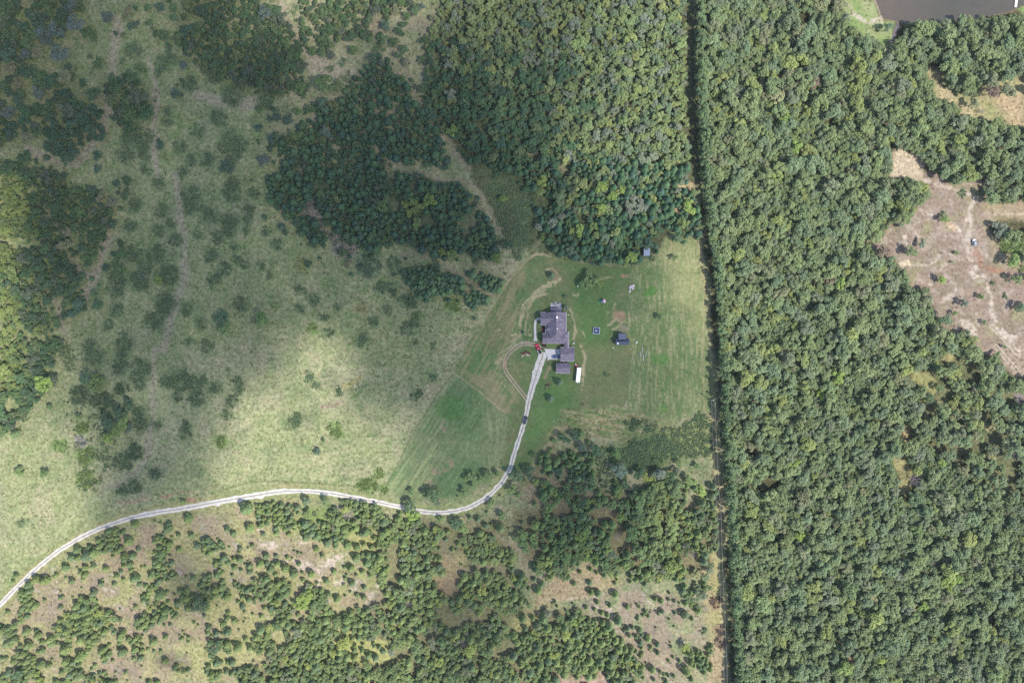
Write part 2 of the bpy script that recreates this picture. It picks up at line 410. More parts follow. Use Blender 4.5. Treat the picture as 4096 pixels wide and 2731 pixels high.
for s in ("840,490 930,510 900,560 850,520", "1040,860 1090,880 1050,930", "590,370 660,370 640,410", "1800,190 1900,190 1890,260 1800,250", "1600,480 1640,520 1630,600 1590,540", "2080,310 2140,340 2120,400"):
    m = polymask(V(0,3,s), 8)
    lay(m*thr(N4, .35, .55), A(216,204,200), .8)
lay(polymask(V(1,3,"680,1080 930,1130 1150,1180 1200,1340 950,1400 800,1380 700,1300"), 10), A(204,204,132), .8)
lay(polymask(V(1,3,"850,190 1090,200 1080,430 860,440"), 14), A(196,196,126), .8)
lay(polymask(V(1,3,"400,-30 690,0 680,130 560,110 420,90"), 14), A(146,170,98), .8)
lay(polymask(V(1,3,"1560,430 1860,420 1850,560 1770,760 1700,880 1640,760 1570,600"), 14), A(190,184,130), .9, c2=A(190,164,134), n=N1)
lay(polymask(V(0,3,"1560,1240 2294,1130 2294,1400 1760,1568 1700,1320"), 16), A(204,204,138), .5)
lay(polymask(V(0,3,"1860,780 2294,740 2294,1120 2000,1160 1880,900"), 16), A(206,200,138), .6)
lay(polymask(V(2,3,"300,700 500,560 700,500 1000,640 900,700 640,800 300,880 150,920 0,960 0,1110 200,1080 280,900 180,850"), 12), A(190,188,130), .9, c2=A(196,172,140), n=N1)
lay(strokemask(V(2,3,"340,820 520,815 660,790 800,800"), 8, 6, .5)*thr(N4, .4, .6), A(226,208,184), .8)
lay(strokemask(V(2,3,"640,880 780,890 900,910"), 14, 10, .8)*thr(N4, .4, .6), A(216,196,184), .8)
lay(polymask(V(2,3,"440,1490 600,1500 780,1520 820,1430 900,1600 440,1600"), 12), A(206,178,160), .9)
lay(polymask(V(2,3,"310,430 460,400 580,470 450,500 330,440"), 8), A(178,158,146), .9)
lay(polymask(V(1,3,"1270,450 1440,460 1480,520 1400,510 1300,480"), 8), A(176,162,118), .9)
# verges of the gravel drive
DRIVE = [(-260,2650),(-110,2520),(0,2417),(27,2388),(58,2357),(98,2317),(147,2272),(201,2227),(250,2192),(312,2156),(379,2122),(446,2096),(536,2067),(625,2049),(714,2036),(781,2023),(893,2003),
         (1024,1980),(1113,1967),(1203,1963),(1292,1969),(1381,1983),(1470,2000),(1560,2018),(1649,2038),(1716,2048),(1783,2048),(1850,2036),(1908,2012),(1961,1976),(2006,1929),(2033,1887),(2048,1851),
         (2057,1815),(2075,1757),(2093,1704),(2106,1650),(2119,1587),(2137,1525),(2155,1467),(2169,1427),(2172,1408)]
lay(strokemask(DRIVE, 62, 26, .5), A(156,172,112), .8, c2=A(186,182,132), n=N2)
lay(strokemask([p for p in DRIVE if p[0] < 900], 40, 14, .6), A(192,182,132), .6)
lay(strokemask(V(1,2,"-60,1172 200,1175 500,1190 900,1222 1100,1240"), 5, 4, .1), A(120,134,84), .8)
lay(strokemask(V(0,2,"1900,1280 2100,1220 2294,1175"), 5, 4, .1), A(120,134,84), .8)
lay(strokemask(V(0,3,"120,640 330,450 560,300 760,130 900,80"), 7, 6, .1), A(150,166,104), .7)
for s, w in (("1040,1352 1110,1345",6),("1110,1355 1180,1345 1240,1335",10),("1240,1332 1330,1322",7),("1440,1305 1540,1303",9),("1560,1295 1640,1283 1740,1288 1765,1270",7),("1650,1352 1740,1342",14)):
    lay(strokemask(V(0,2,s), w, 5, .8)*thr(N4,.3,.5), A(204,160,132), .9)
lay(strokemask(V(1,2,"200,1222 330,1212"), 5, 4, .2), A(196,176,130), .8)
# old meadow features
lay(strokemask(V(1,2,"790,330 850,310 900,260 940,240"), 18, 14, .3), A(196,186,118), .7)
lay(strokemask(V(1,2,"870,420 940,360 980,290"), 18, 10, .2), A(138,164,104), .8)
lay(strokemask(V(1,2,"600,500 760,470"), 16, 12, .5), A(196,168,150), .7)
lay(blobmask(1024+885/2.24, 1400+305/2.24, 6, 5), A(240,220,190))
# mown lawn round the house
LAWN = PX("1814,1489 1872,1400 1975,1214 2036,1122 2084,1057 2137,1021 2182,1018 2226,1030 2316,1053 2494,1070 2514,1079 2516,1400 2514,1590 2485,1628 2253,1628 2227,1686 2200,1748 2164,1793 2128,1846 2093,1873 2040,1900 2010,1860 2022,1757 2035,1677 2022,1654 1850,1520")
lm = polymask(LAWN, 5, grow=2)
lay(lm, A(112,140,88), 1, c2=A(140,146,102), n=N1, rough=.25)
lay(lm*thr(fbm(X,Y,18,77,3),.5,.66), A(104,132,84), .4)
lay(lm*thr(fbm(X,Y,15,78,3),.54,.68), A(170,164,124), .35)
lay(lm*thr(N2, .5, .66), A(116,150,92), .6)
lay(lm*polymask(PX("2280,1060 2470,1100 2440,1240 2440,1340 2330,1420 2300,1240"), 30), A(104,146,82), .6)
lay(lm*polymask(PX("2150,1500 2330,1530 2290,1640 2180,1760 2110,1860 2120,1640"), 30), A(104,150,84), .6)
lay(lm*polymask(PX("2320,1380 2512,1400 2500,1600 2300,1610"), 30), A(146,150,104), .6)
s1 = stripes(-60, 7, 71)
lay(lm*polymask(PX("1814,1489 1872,1400 1975,1214 2036,1122 2090,1060 2100,1200 2070,1330 2020,1380 2000,1480 2080,1620 2010,1640"), 14)*thr(s1, .45, .62), A(178,168,126), .7)
lay(lm*polymask(PX("1850,1500 1960,1480 2040,1640 2030,1660"), 10), A(186,170,134), .55)
lay(strokemask(PX("2182,1019 2160,1016 2138,1020 2103,1046 2072,1082 2036,1122 2006,1168 1975,1214 1940,1270"), 4.5, 3, .15), A(204,184,152), .8)
lay(strokemask(PX("2200,1030 2182,1019 2160,1016 2138,1020 2110,1040"), 9, 6, .3), A(198,178,142), .7)
for p, w in (("2086,1340 2078,1300 2084,1255 2098,1217 2130,1184 2170,1155 2200,1130 2240,1113",6), ("2078,1330 2092,1255 2112,1215 2146,1185 2180,1160",5), ("2108,1340 2106,1300 2112,1240 2125,1215",3.5), ("2120,1340 2120,1300",3),
             ("2180,1075 2215,1068 2232,1100 2225,1122 2190,1130",9), ("2140,1170 2175,1150 2205,1140 2240,1115",9), ("2130,1190 2160,1180 2185,1178",8), ("2290,1180 2305,1190 2315,1176",8), ("2420,1260 2450,1240 2460,1222",5), ("2430,1300 2460,1280 2500,1290",6),
             ("2512,1240 2515,1310 2500,1330",6), ("2440,1320 2480,1300",4), ("2400,1115 2440,1112",4), ("2040,1340 2060,1330 2064,1350 2030,1400 2000,1430",5), ("2020,1350 2052,1330",4), ("2275,1240 2290,1260 2300,1330 2290,1360",7), ("2335,1320 2340,1350",5), ("2330,1390 2340,1420 2335,1560",8)):
    m = strokemask(PX(p), w+1.8, 4, .7)
    lay(m*thr(fbm(X, Y, 11, 72, 2), .28, .45), A(206,194,152), .95)
lay(blobmask(2216, 1095, 22, 26), A(186,156,132), .55)
lay(blobmask(2475, 1270, 32, 30)*thr(N4, .35, .6), A(190,168,134), .8)
lay(blobmask(2478, 1262, 22, 16), A(190,156,130), .85)
lay(blobmask(2488, 1320, 20, 12), A(178,166,146), .7)
lay(blobmask(2490, 1107, 16, 6), A(200,160,132), .85)
lay(blobmask(2400, 1105, 10, 3), A(206,168,134), .8)
lay(strokemask(PX("2515,1340 2530,1360 2550,1370 2540,1390 2516,1400"), 8, 6, .4), A(196,182,138), .7)
LOOP = PX("2163,1392 2138,1377 2110,1374 2084,1378 2059,1392 2033,1415 2018,1443 2018,1469 2028,1492 2048,1520 2075,1556 2102,1588 2112,1608")
lay(strokemask(LOOP, 24, 5, .1), A(122,124,92), .9)
lay(rutmask(LOOP, 11, 5, 3.5, .1), A(212,198,168), .95)
for dx, s_ in ((-14, 0), (-24, 1), (-34, 2)):
    lay(strokemask([(x+dx, y) for x, y in PX("2040,1405 2018,1440 2012,1470 2018,1495 2040,1525 2070,1562 2095,1592")], 3.5, 3, .3)*thr(N4, .35, .5), A(196,184,146), .7)
lay(strokemask(PX("2075,1345 2060,1352 2045,1375 2020,1392 2002,1410 1985,1440"), 26, 10, .3)*thr(stripes(-38, 6, 75), .45, .6), A(196,184,146), .8)
lay(strokemask(PX("2021,1440 2019,1455 2021,1470"), 10, 4, .2), A(206,170,146), .8)
lay(strokemask(PX("2040,1390 2080,1372 2120,1372"), 14, 8, .5)*thr(N4, .35, .55), A(196,186,160), .7)
lay(strokemask(PX("2186,1390 2184,1402 2190,1415 2194,1440 2193,1462"), 3.5, 2, 0), A(110,106,92), .8)
lay(strokemask(PX("2195,1470 2186,1490 2176,1512"), 10, 6, .3), A(206,170,150), .7)
# hay field, lower left of the house
hay = polymask(PX("1814,1489 1850,1520 2020,1654 2033,1677 2020,1757 2006,1846 1950,1930 1850,1990 1700,2000 1600,1990 1540,1950 1582,1873 1649,1739 1694,1668 1738,1592"), 9)
lay(hay, A(110,142,94), .92, c2=A(140,154,110), n=N1, rough=.45)
lay(hay*thr(stripes(-58, 5.5, 81, 22), .52, .64)*polymask(PX("1700,1640 1800,1700 1720,1960 1540,1960 1600,1800"), 40), A(186,192,138), .8)
lay(hay*thr(stripes(-58, 6, 82, 22), .56, .68), A(158,172,122), .5)
lay(hay*thr(stripes(82, 6, 83, 22), .55, .66)*polymask(PX("1900,1600 2033,1677 2020,1850 1920,1900"), 30), A(166,176,128), .7)
lay(hay*blobmask(1800, 1630, 60, 50), A(98,150,74), .5)
for bx, by, br, bs in ((1775,1705,13,22),(1808,1770,16,10),(1755,1880,34,18),(1725,1930,26,16),(1790,1850,22,18)):
    lay(blobmask(bx, by, br, bs)*thr(N4, .35, .6), A(190,166,140), .7)
lay(strokemask(PX("1814,1489 1738,1592 1694,1668 1649,1739 1582,1873 1542,1950"), 5, 3, .1), A(112,126,80), .8)
lay(strokemask(PX("1814,1489 1822,1500 1850,1516 1870,1530 2022,1650"), 5, 3, .2), A(206,186,148), .6)
# hay field right of the lawn
h2 = polymask(PX("2514,1079 2560,1045 2610,1030 2640,960 2700,935 2790,960 2796,1030 2806,1150 2830,1300 2848,1500 2856,1650 2700,1674 2600,1672 2514,1640"), 6)
lay(h2, A(120,146,94), 1, c2=A(146,158,110), n=N2, rough=.5)
lay(h2*thr(stripes(90, 5.5, 91, 8), .52, .66), A(186,182,136), .7)
lay(h2*thr(stripes(88, 7, 92, 10), .56, .68), A(124,146,92), .5)
lay(h2*polymask(PX("2640,940 2790,950 2830,1300 2780,1320 2700,1200 2640,1060"), 40), A(196,190,138), .38)
lay(h2*blobmask(2602, 1170, 22, 30), A(104,156,74), .8); lay(h2*blobmask(2640, 1430, 34, 24), A(108,156,80), .7); lay(h2*blobmask(2655, 1640, 20, 14), A(112,156,80), .6)
h3 = polymask(PX("2253,1628 2512,1634 2600,1672 2700,1672 2660,1715 2630,1745 2520,1765 2430,1755 2350,1720 2290,1725 2190,1765 2227,1686"), 8)
lay(h3, A(160,158,112), .95, c2=A(132,156,96), n=N1)
lay(h3*thr(stripes(12, 5.5, 93, 12), .5, .62), A(196,180,140), .75)
lay(strokemask(PX("2330,1720 2430,1755 2520,1765 2620,1745 2680,1700"), 6, 5, .4), A(190,170,138), .8)
lay(polymask(PX("2410,1800 2500,1760 2680,1700 2830,1680 2850,1830 2700,1850 2600,1880 2450,1860"), 20), A(106,134,82), .85, c2=A(150,160,100), n=N1)
lay(polymask(PX('2430,1795 2500,1760 2620,1720 2690,1780 2640,1860 2600,1880 2470,1870'), 20), A(92,124,80), .7)
lay(polymask(PX("2160,1800 2210,1760 2300,1960 2560,1990 2800,2010 2840,2060 2200,2080 2080,1960"), 30), A(168,152,120), .55)
lay(strokemask(V(2,2,"90,1260 200,1230 290,1200"), 12, 8, .5)*thr(N4, .4, .6), A(196,176,146), .8)
# shore and pond bed
POND = PX("3503,-320 3503,0 3525,60 3535,74 3580,84 3640,100 3720,96 3900,76 4040,46 4062,36 4090,24 4200,14 4420,10 4420,-320")
lay(polymask(POND, 8, warp=False, grow=6), A(150,132,110), .9)
# ---------------------------------------------------------------- vegetation layout (positions as seen, converted to where the plants stand)
def sing(c, r, s, default):
    out = []
    for t in s.split():
        q = t.split(',')
        k = q[3] if len(q) > 3 else default
        out.append((1024*c + float(q[0])/2.24, Y0[r] + float(q[1])/2.24, float(q[2])/2.24, k))
    return out
SING = []
SING += sing(0,0,"810,310,90,og 1325,60,40,oe 1435,60,50,ou 1550,70,45,oe 1565,160,40,oe 1340,200,38,oe 1720,90,45,og 1200,225,60,ou 1460,310,62,o 1400,300,40,o 880,570,60,og 1250,620,50,b 1430,1300,50,od 1500,1010,45,b 1510,1100,45,b 870,1395,50,od 870,1510,45,ou 1570,830,50,ou 830,850,78,o 590,850,62,od 160,890,50,ou 1770,1190,55,b 740,740,40,od 660,210,80,oh 490,260,75,oh 400,340,110,oh 340,480,68,oy 520,480,85,oh 950,140,60,oh 1150,100,60,oy 210,480,60,oh 100,610,60,oy 580,690,75,oy 150,750,60,oy 340,830,70,oh 70,1010,70,oh 230,1230,60,oy 440,1000,90,o 380,200,100,ou 300,150,80,o 430,80,60,og 560,130,70,o 600,80,60,oh 710,50,60,o 640,40,55,oh 90,230,95,o 220,300,60,o 60,400,70,od 60,500,85,ou 240,640,75,o 600,610,50,ou 450,720,85,od 60,820,50,od 200,1080,60,od 90,1120,60,od 500,900,50,o 310,1160,60,o 300,1130,50,o 30,1230,55,og 1650,150,40,o 1700,250,50,ou 1650,300,50,ou 1210,70,25,ou 1210,440,60,b 1160,480,60,b 1270,480,40,b 1450,560,70,b 1520,520,60,b 1510,440,45,bu 1700,760,80,b 2080,870,90,b 1960,1060,80,b 1200,1190,80,b 1150,1250,70,b 1120,1400,80,b 1290,1300,80,b 1330,1200,50,b 1290,1390,60,b 1610,1320,60,b 1710,1430,60,b 1860,1420,70,b 2060,1230,80,b 2140,1300,80,b 2000,1330,60,b 2100,1400,70,b 1310,1510,50,b 1640,590,50,oh 1650,1560,50,b 1920,700,60,b 1420,640,50,b 2020,1500,75,ou 1100,560,30,b 800,500,20,b 1090,310,15,b", 'o')
SING += sing(1,0,"870,440,50,og 420,185,40,og 770,555,40,bu 660,610,35,b 1320,215,38,oe 1580,155,35,oy 1350,145,45,og 610,740,88,og 740,770,60,o 400,790,60,og 380,1000,42,og 190,1050,42,ou 290,1070,55,ou 120,1060,35,ou 20,980,38,og 170,985,35,od 140,1240,50,ou 1170,90,50,og 1240,90,55,oy 1430,90,50,oe 1160,230,50,ou 1290,290,50,o 1020,350,35,og 1750,1175,62,oG 20,1150,45,ou 60,1440,65,oh 1210,15,50,o 1290,10,50,og 1380,20,40,o 1480,50,40,oh 1240,380,50,o 1270,490,40,oe 1560,505,42,o 1320,440,45,oe 1560,440,35,oe 1480,530,35,oe 1340,550,42,oy 1620,620,35,oe 1690,540,35,ou 820,700,45,b 100,900,90,b 1100,430,60,b 650,400,40,b 740,340,42,og 820,340,42,o 500,450,48,og 590,475,42,o 430,360,35,ou 350,120,20,b 355,70,18,b 1560,1430,60,b 560,1440,10,b 600,930,70,ou 700,950,60,o 350,1210,60,og 610,1180,60,oh 60,100,70,oh", 'o')
SING += sing(0,1,"900,190,58,oy 1000,240,52,oy 840,1060,38,oe 860,1170,58,o 970,1350,55,b 1090,715,70,og 1070,840,80,og 950,830,45,ou 1410,930,62,oG 1040,80,38,ou 1140,50,52,o 1130,170,58,o 1010,440,45,od 1080,620,45,o 790,790,48,o 1160,460,60,b 1220,270,80,b 1450,330,60,b 1430,60,60,b 1700,200,95,b 1690,300,60,b 1520,440,45,b 1420,500,60,b 1570,580,60,b 1830,340,65,b 1900,360,60,b 2080,150,90,b 2090,60,60,b 2060,420,75,b 2220,400,50,b 2050,500,60,b 2260,160,50,b 2230,300,55,b 1940,560,65,b 1770,540,40,b 2090,650,35,b 2200,510,40,b 1890,720,60,b 2000,840,65,b 1920,930,70,b 2120,760,50,b 2200,810,40,b 1400,700,90,b 1520,900,90,b 1200,700,80,b 1300,820,80,b 1250,950,95,b 1050,950,85,b 1050,1060,60,b 1500,1120,95,b 1480,1180,80,b 1380,1310,85,b 1050,1220,60,b 1670,1210,60,b 1800,1330,45,b 1980,1290,75,od 2000,1380,68,og 2150,1150,70,b 1120,1490,70,b 820,1530,60,b 1850,1530,60,b 1690,1500,40,b 2280,1330,40,oy 700,1160,60,ou 640,1250,50,ou 800,720,90,og 560,620,70,oy 600,510,50,oy 100,900,80,oG 60,700,50,oy 720,330,60,og 1040,420,18,bh 1200,710,20,bh 1290,900,30,bh 660,150,60,o", 'b')
SING += sing(0,2,"440,515,38,oe 710,600,36,oe 140,750,42,ce 160,1090,50,oe 385,1110,44,oe 1690,1505,40,ce 2210,1420,58,ce 1080,140,85,b 1260,170,90,b 1620,270,100,b 1500,290,60,b 1780,300,80,b 1770,430,80,b 1590,420,50,b 2140,290,55,b 2140,360,50,b 2080,460,60,b 2030,580,50,b 1660,680,50,b 1670,760,50,b 1980,820,60,bg 1400,1110,55,b 1410,660,40,b 1930,340,50,b 770,1150,90,bg 770,950,80,bg 1210,1210,65,b 1100,1250,50,b 850,60,90,b 1080,20,65,b 540,860,60,bg 850,300,95,og 760,250,60,od 370,290,85,oG 200,570,60,b 70,715,28,o 1060,560,80,o 1150,500,60,od 950,640,80,o 1090,640,80,og 1020,720,80,og 970,790,55,oG 1150,700,50,o 720,840,50,bh 740,720,60,bg 200,1540,40,b 700,400,90,bd 900,450,90,bd 1100,330,70,bd 1250,300,60,b 1260,640,80,b 1200,900,90,bd 1100,1000,90,b 1240,560,50,b", 'b')
SING += sing(1,1,"1010,800,118,bu 1670,690,42,oG 1760,710,55,oG 2150,750,62,oG 2000,785,42,oy 830,790,42,oy 235,470,38,cu 265,520,28,ou 465,790,40,od 390,810,50,by 1765,1180,75,bg 1440,1260,45,bg 1420,1310,55,b 1350,1370,60,b 1190,1220,48,o 1040,1310,50,b 960,1460,50,b 945,1510,45,b 620,1280,40,b 655,1410,50,b 410,1030,50,b 520,1110,60,b 390,1200,40,b 750,1190,35,b 510,1380,50,bg 60,1300,85,og 40,810,42,b 780,690,48,o 1220,780,60,b 1590,820,70,b 1120,1010,60,b 1220,1020,60,b 1360,1130,70,b 1410,1150,50,b 2220,210,45,oG 2180,590,40,b 1125,265,70,og 1400,290,110,oG 1560,220,70,oG 1430,440,60,og 1650,460,70,b 1760,400,70,by 940,1190,50,by 100,520,45,b 180,630,50,b 1990,280,50,oy 1920,205,25,oG 2260,630,50,o 10,180,35,b 130,910,30,b 1590,830,40,b 2150,100,60,b 1430,1500,15,b 1590,1530,25,b", 'b')
SING += sing(2,1,"130,130,35,o 1460,745,36,oe 1330,1280,38,oe 355,900,35,cu 700,950,70,oe 770,960,55,og 640,980,50,oe 680,890,50,oe 480,1090,20,od 490,1190,30,oh 105,1415,20,cu 1480,560,50,ou 600,500,62,oG 740,455,50,og 280,570,32,oG 270,60,60,oG 260,150,55,og 480,140,150,o 420,200,80,o 600,80,80,o 800,110,60,oG 900,190,50,oG 800,290,60,oG 990,130,45,oG 1110,280,130,oh 1540,430,60,og 1590,280,70,oG 1070,740,60,oG 1030,800,30,og 240,470,45,oh 370,430,50,oh 450,370,50,oh 530,680,50,ou 960,560,90,o 1230,620,60,o 60,700,60,b 60,580,80,b 100,300,90,b 100,480,90,b 900,620,50,oh 1190,720,30,b 1260,740,25,b", 'b')
SING += sing(1,2,"1390,1272,34,oe 1510,1285,38,od 1590,1300,72,od 1930,1130,48,oe 1880,1150,30,oe 2010,1155,30,oe 2085,1130,50,oe 2160,1100,36,oe 1940,1220,38,oe 1860,1275,42,oe 2100,1380,46,oe 2200,1480,40,oe 2290,1250,50,oe 1370,1395,60,od 1400,1475,72,oG 550,920,38,ou 605,815,22,oe 445,1350,42,ou 620,1345,42,o 750,375,40,bd 1440,390,58,bd 1580,245,40,b 350,640,60,b 370,600,40,b 700,700,60,bg 720,750,50,bg 470,240,55,b 540,320,45,b 1100,1110,48,bg 1030,1220,75,bg 960,1215,60,bg 1150,1240,40,bg 1620,1360,40,o 100,1400,30,oe 1650,1510,30,oe", 'o')
SING += sing(2,2,"425,290,35,cu 345,435,36,cu 318,310,16,bR 200,940,30,oe 60,1290,40,oe 930,930,52,og 760,900,55,od 960,1080,75,oh 720,1160,58,o 1150,1110,58,od 1320,1110,68,oh 1495,1015,35,oe 1665,1045,34,oe 1010,1210,45,od 580,1270,38,oe 640,1370,50,od 780,1380,50,o 320,1190,32,oe 40,1130,70,od 160,1090,60,od 40,1280,30,oe 300,1340,50,oe 360,1400,60,og 380,810,25,oe 1060,670,60,bd 1120,650,50,bd 1240,680,60,b 470,800,60,od 560,770,50,od 620,860,50,o 1700,600,45,b 840,210,14,b 1090,840,60,bd 1330,820,60,b 900,1390,50,o 210,1180,40,o 1450,1140,60,od 1600,1170,60,o 1700,1260,60,oG 110,1060,30,o", 'o')
SING += sing(1,3,"820,335,40 905,355,35 965,325,25 1035,350,30 1090,345,28 540,370,30 595,425,22 715,345,25 385,500,24 285,445,22 90,430,32 180,430,22 40,500,38 100,495,25 195,500,32 130,550,38 175,595,24 265,540,42 340,585,42 415,580,16 495,590,34 420,645,22 700,570,28 790,530,18 850,540,36 955,570,26 900,600,15 630,655,28 800,630,20 860,675,32 845,750,14 800,785,14 905,780,22 965,800,26 1000,915,30 340,385,13 410,405,12 325,450,12 185,225,28 65,235,22 295,235,25 55,825,25 125,815,25 50,970,22 45,1090,42 800,1150,16 865,1165,22 885,1230,20 880,1275,25 950,1275,25 1140,1285,28 1210,1290,35,oh 750,1285,38 820,1330,38 1010,1320,35 1070,1340,32 880,1340,30 910,1310,10 985,215,45 910,230,20 1645,455,28 1760,380,20 1640,365,20 1720,210,25 1700,280,24 1795,140,62,od 1850,190,58,o 1915,85,22 1990,100,32 2060,160,30 2190,180,45 2200,60,30 300,170,24 250,130,25 570,130,25 610,150,30 460,60,50,o 1750,840,35 820,70,56,x 1370,860,46,x 1860,1215,56,x 550,950,40,x 400,870,90,oG 450,800,60,oG 640,240,30 500,230,40 450,260,40 560,250,38 440,150,42 640,320,38", 'c')
SING += sing(2,3,"610,575,20 705,550,22 760,580,20 825,600,28 695,670,28 925,675,20 1060,660,20 1190,680,28 710,755,36 770,765,36 925,775,38 765,845,24 875,870,24 1280,815,24 1335,830,30 1405,820,18 1455,835,18 1555,855,26 1345,925,24 1460,940,20 1545,955,42 1610,990,22 1195,930,22 1175,960,15 1125,995,16 805,940,24 855,960,24 745,1005,18 810,1025,32 870,1060,42 950,1010,45 690,1000,24 1035,1080,28 1080,1070,22 1145,1095,26 1160,1130,24 1050,1140,24 1215,1170,38 1150,1205,30 1300,1220,28 1075,1255,26 1110,1285,20 1170,1300,18 1150,1325,20 1305,1295,24 1230,1270,10 1425,1240,14 1445,1335,16 1405,1370,16 1500,1370,20 1200,1385,12 1105,1370,30 1255,1445,38 1325,1465,20 1360,1490,18 1400,1500,18 1450,1505,20 1135,1440,16 1560,1460,48 1605,1530,25 1270,1535,20 1380,1550,22 1175,1520,18 1240,935,10 1410,995,14 1290,1070,10 1455,1060,10 1140,885,18 365,855,15 405,880,15 545,855,12 105,795,15 275,935,20 185,985,26 95,985,42 615,935,22 200,640,25 265,680,30 235,740,42 150,720,20 1720,1100,20,b 1500,850,12 950,250,52,x 1620,415,45,x 2010,440,40,x 2010,810,34,x 1740,910,42,x 710,1310,32,x 1830,850,60,bR 1870,1080,50,bR 1870,1200,55,bR 560,1030,40,oG 970,90,40,oG 1650,600,50,oy 1560,1250,45,o 1120,860,12 1140,1160,12 940,640,14 990,1050,12", 'c')
SING += sing(0,3,"590,535,38 325,640,38 405,650,45 260,690,34 270,740,30 695,375,38 805,350,26 640,445,32 700,450,30 780,430,50 850,400,46 765,535,30 725,575,24 765,595,30 745,635,18 645,655,28 950,545,28 1045,610,26 905,680,30 1025,680,22 1105,640,20 1210,630,42 1155,300,42 1115,430,32 1190,430,38 1120,460,30 1165,505,32 1175,560,24 1240,370,24 1210,150,34 1520,140,25 1510,185,42 1690,100,42 1605,375,28 1715,245,28 1770,340,32 1825,290,28 1515,355,22 1525,425,14 1450,410,35 1495,500,16 1520,530,18 2035,190,28 2090,230,30 2240,180,45 2010,450,36 2040,490,26 2100,460,25 2150,465,32 2240,520,30 2240,570,30 2100,535,28 2160,555,18 2080,600,16 2145,400,16 2055,350,12 1995,660,24 1950,600,35 1435,780,45 1215,885,20 1075,905,11 1180,920,9 1170,815,9 920,640,12 540,805,18 545,750,12 400,825,18 650,800,12 730,715,10 475,615,12 590,625,14 1470,640,14 1500,750,18 1250,685,24 1310,700,24 840,760,34 240,1105,35 325,1100,22 340,1140,35 455,1175,36 180,1235,22 255,1230,40 380,1275,30 340,1290,20 465,1210,35 520,1210,18 585,1265,52 625,1220,22 380,1200,25 370,1400,40 440,1410,26 465,1355,14 545,1330,12 850,1410,20 890,1480,20 845,1490,15 950,1500,18 820,1440,14 1035,1470,12 1100,1120,32 1080,1160,35 1070,1210,20 1375,1200,38 1210,1265,30 1060,1260,18 1100,1290,40 1200,1295,20 1200,1345,20 1325,1265,16 1380,1280,16 1440,1280,16 1480,1370,32 1585,1415,22 1675,1300,10 1425,1030,20 1470,1050,14 1525,1045,18 1685,1195,16 1690,1160,18 1640,1105,14 1610,1140,12 1655,1135,12 1740,1025,14 1775,1045,12 1870,1070,28 1830,965,18 1940,1125,32 1990,1125,16 2040,1110,38 2000,1040,30 2035,990,26 2100,1010,28 1990,1190,16 1945,875,10 2130,1015,12 2185,1020,12 2140,1090,10 2200,1170,24 2190,930,16 2175,885,30 2135,840,20 2230,820,30 2265,950,16 2200,990,10 1485,1155,25 1865,1420,26 2130,1250,40 2240,1250,30 730,810,28 720,1330,46 790,1280,25 760,1320,25 1270,1420,12 1260,1520,10 1140,1545,10 1770,880,80,od 1930,1260,60,od 140,1500,60,od", 'c')
SING += sing(3,0,"1070,250,52,ou 1915,1000,36,x 610,1340,35,x 2010,820,70,oR 2160,800,75,o 2250,1180,30,x 260,1310,70,oG 700,160,50,oh 80,850,80,oy 430,740,65,oR 1850,930,55,o 2240,500,55,ou 150,1050,70,oG", 'o')
SING += sing(3,1,"1280,690,66,o 1390,610,42,oh 1190,450,30,oh 1560,930,48,oG 1690,700,22,oe 1650,780,15,oe 1030,690,78,oR 1410,1040,42,o 1760,1150,45,oh 1910,1090,32,oe 1600,1290,66,o 1940,1315,25,oe 1680,1240,28,oe 1080,850,38,oh 1180,950,50,o 2240,930,58,o 2260,1190,52,od 2120,905,18,oe 2000,970,8,b 1590,390,45,og 2090,480,110,oh 2200,560,80,o 2200,770,80,og 1740,1470,105,o 2010,190,85,o 2200,170,75,o 2120,1535,22,oe 2120,1080,10,b 900,650,45,o 1740,170,30,b 1750,130,20,b 2140,640,60,bg 2240,650,60,bg 1560,360,25,b 560,950,50,oR 520,1210,40,x 660,970,60,oG", 'o')
SING += sing(3,2,"1330,1160,76,x 2060,40,36,oe 2110,160,18,oe 2130,230,40,oe 630,230,75,oG 485,400,50,oG 240,1020,60,oG 1560,1010,45,oG 2210,950,45,x 1310,720,30,x 1290,985,48,od 1060,1080,40,od 1340,1330,80,od 200,680,45,oy 1960,350,80,o 1900,480,60,o 2240,440,30,bh 1450,430,45,od 850,1270,40,oy 2010,960,50,oy", 'o')
SING += sing(3,3,"1620,660,90,oG 1330,200,60,og 1400,880,60,oG 1000,1370,50,oG 690,1440,80,og 330,260,90,oG 940,810,50,oy 1310,880,40,oy 760,970,30,oG 1700,640,50,oG 1500,500,50,x", 'o')

TREES = []      # kind ('o','c','b','x'), px, py, r(px), tint code, single?
GRID = {}
def near(px, py, r, k):
    if math.hypot(px-2588, py-1008) < r + 16: return True
    gi, gj = int(px//60), int(py//60)
    for a in (-1,0,1):
        for b in (-1,0,1):
            for (qx, qy, qr) in GRID.get((gi+a, gj+b), ()):
                if (qx-px)**2 + (qy-py)**2 < (k*(qr+r))**2: return True
    return False
def put(kind, px, py, r, tint, single=False):
    TREES.append((kind, px, py, r, tint, single))
    if kind != 'b': GRID.setdefault((int(px//60), int(py//60)), []).append((px, py, r))

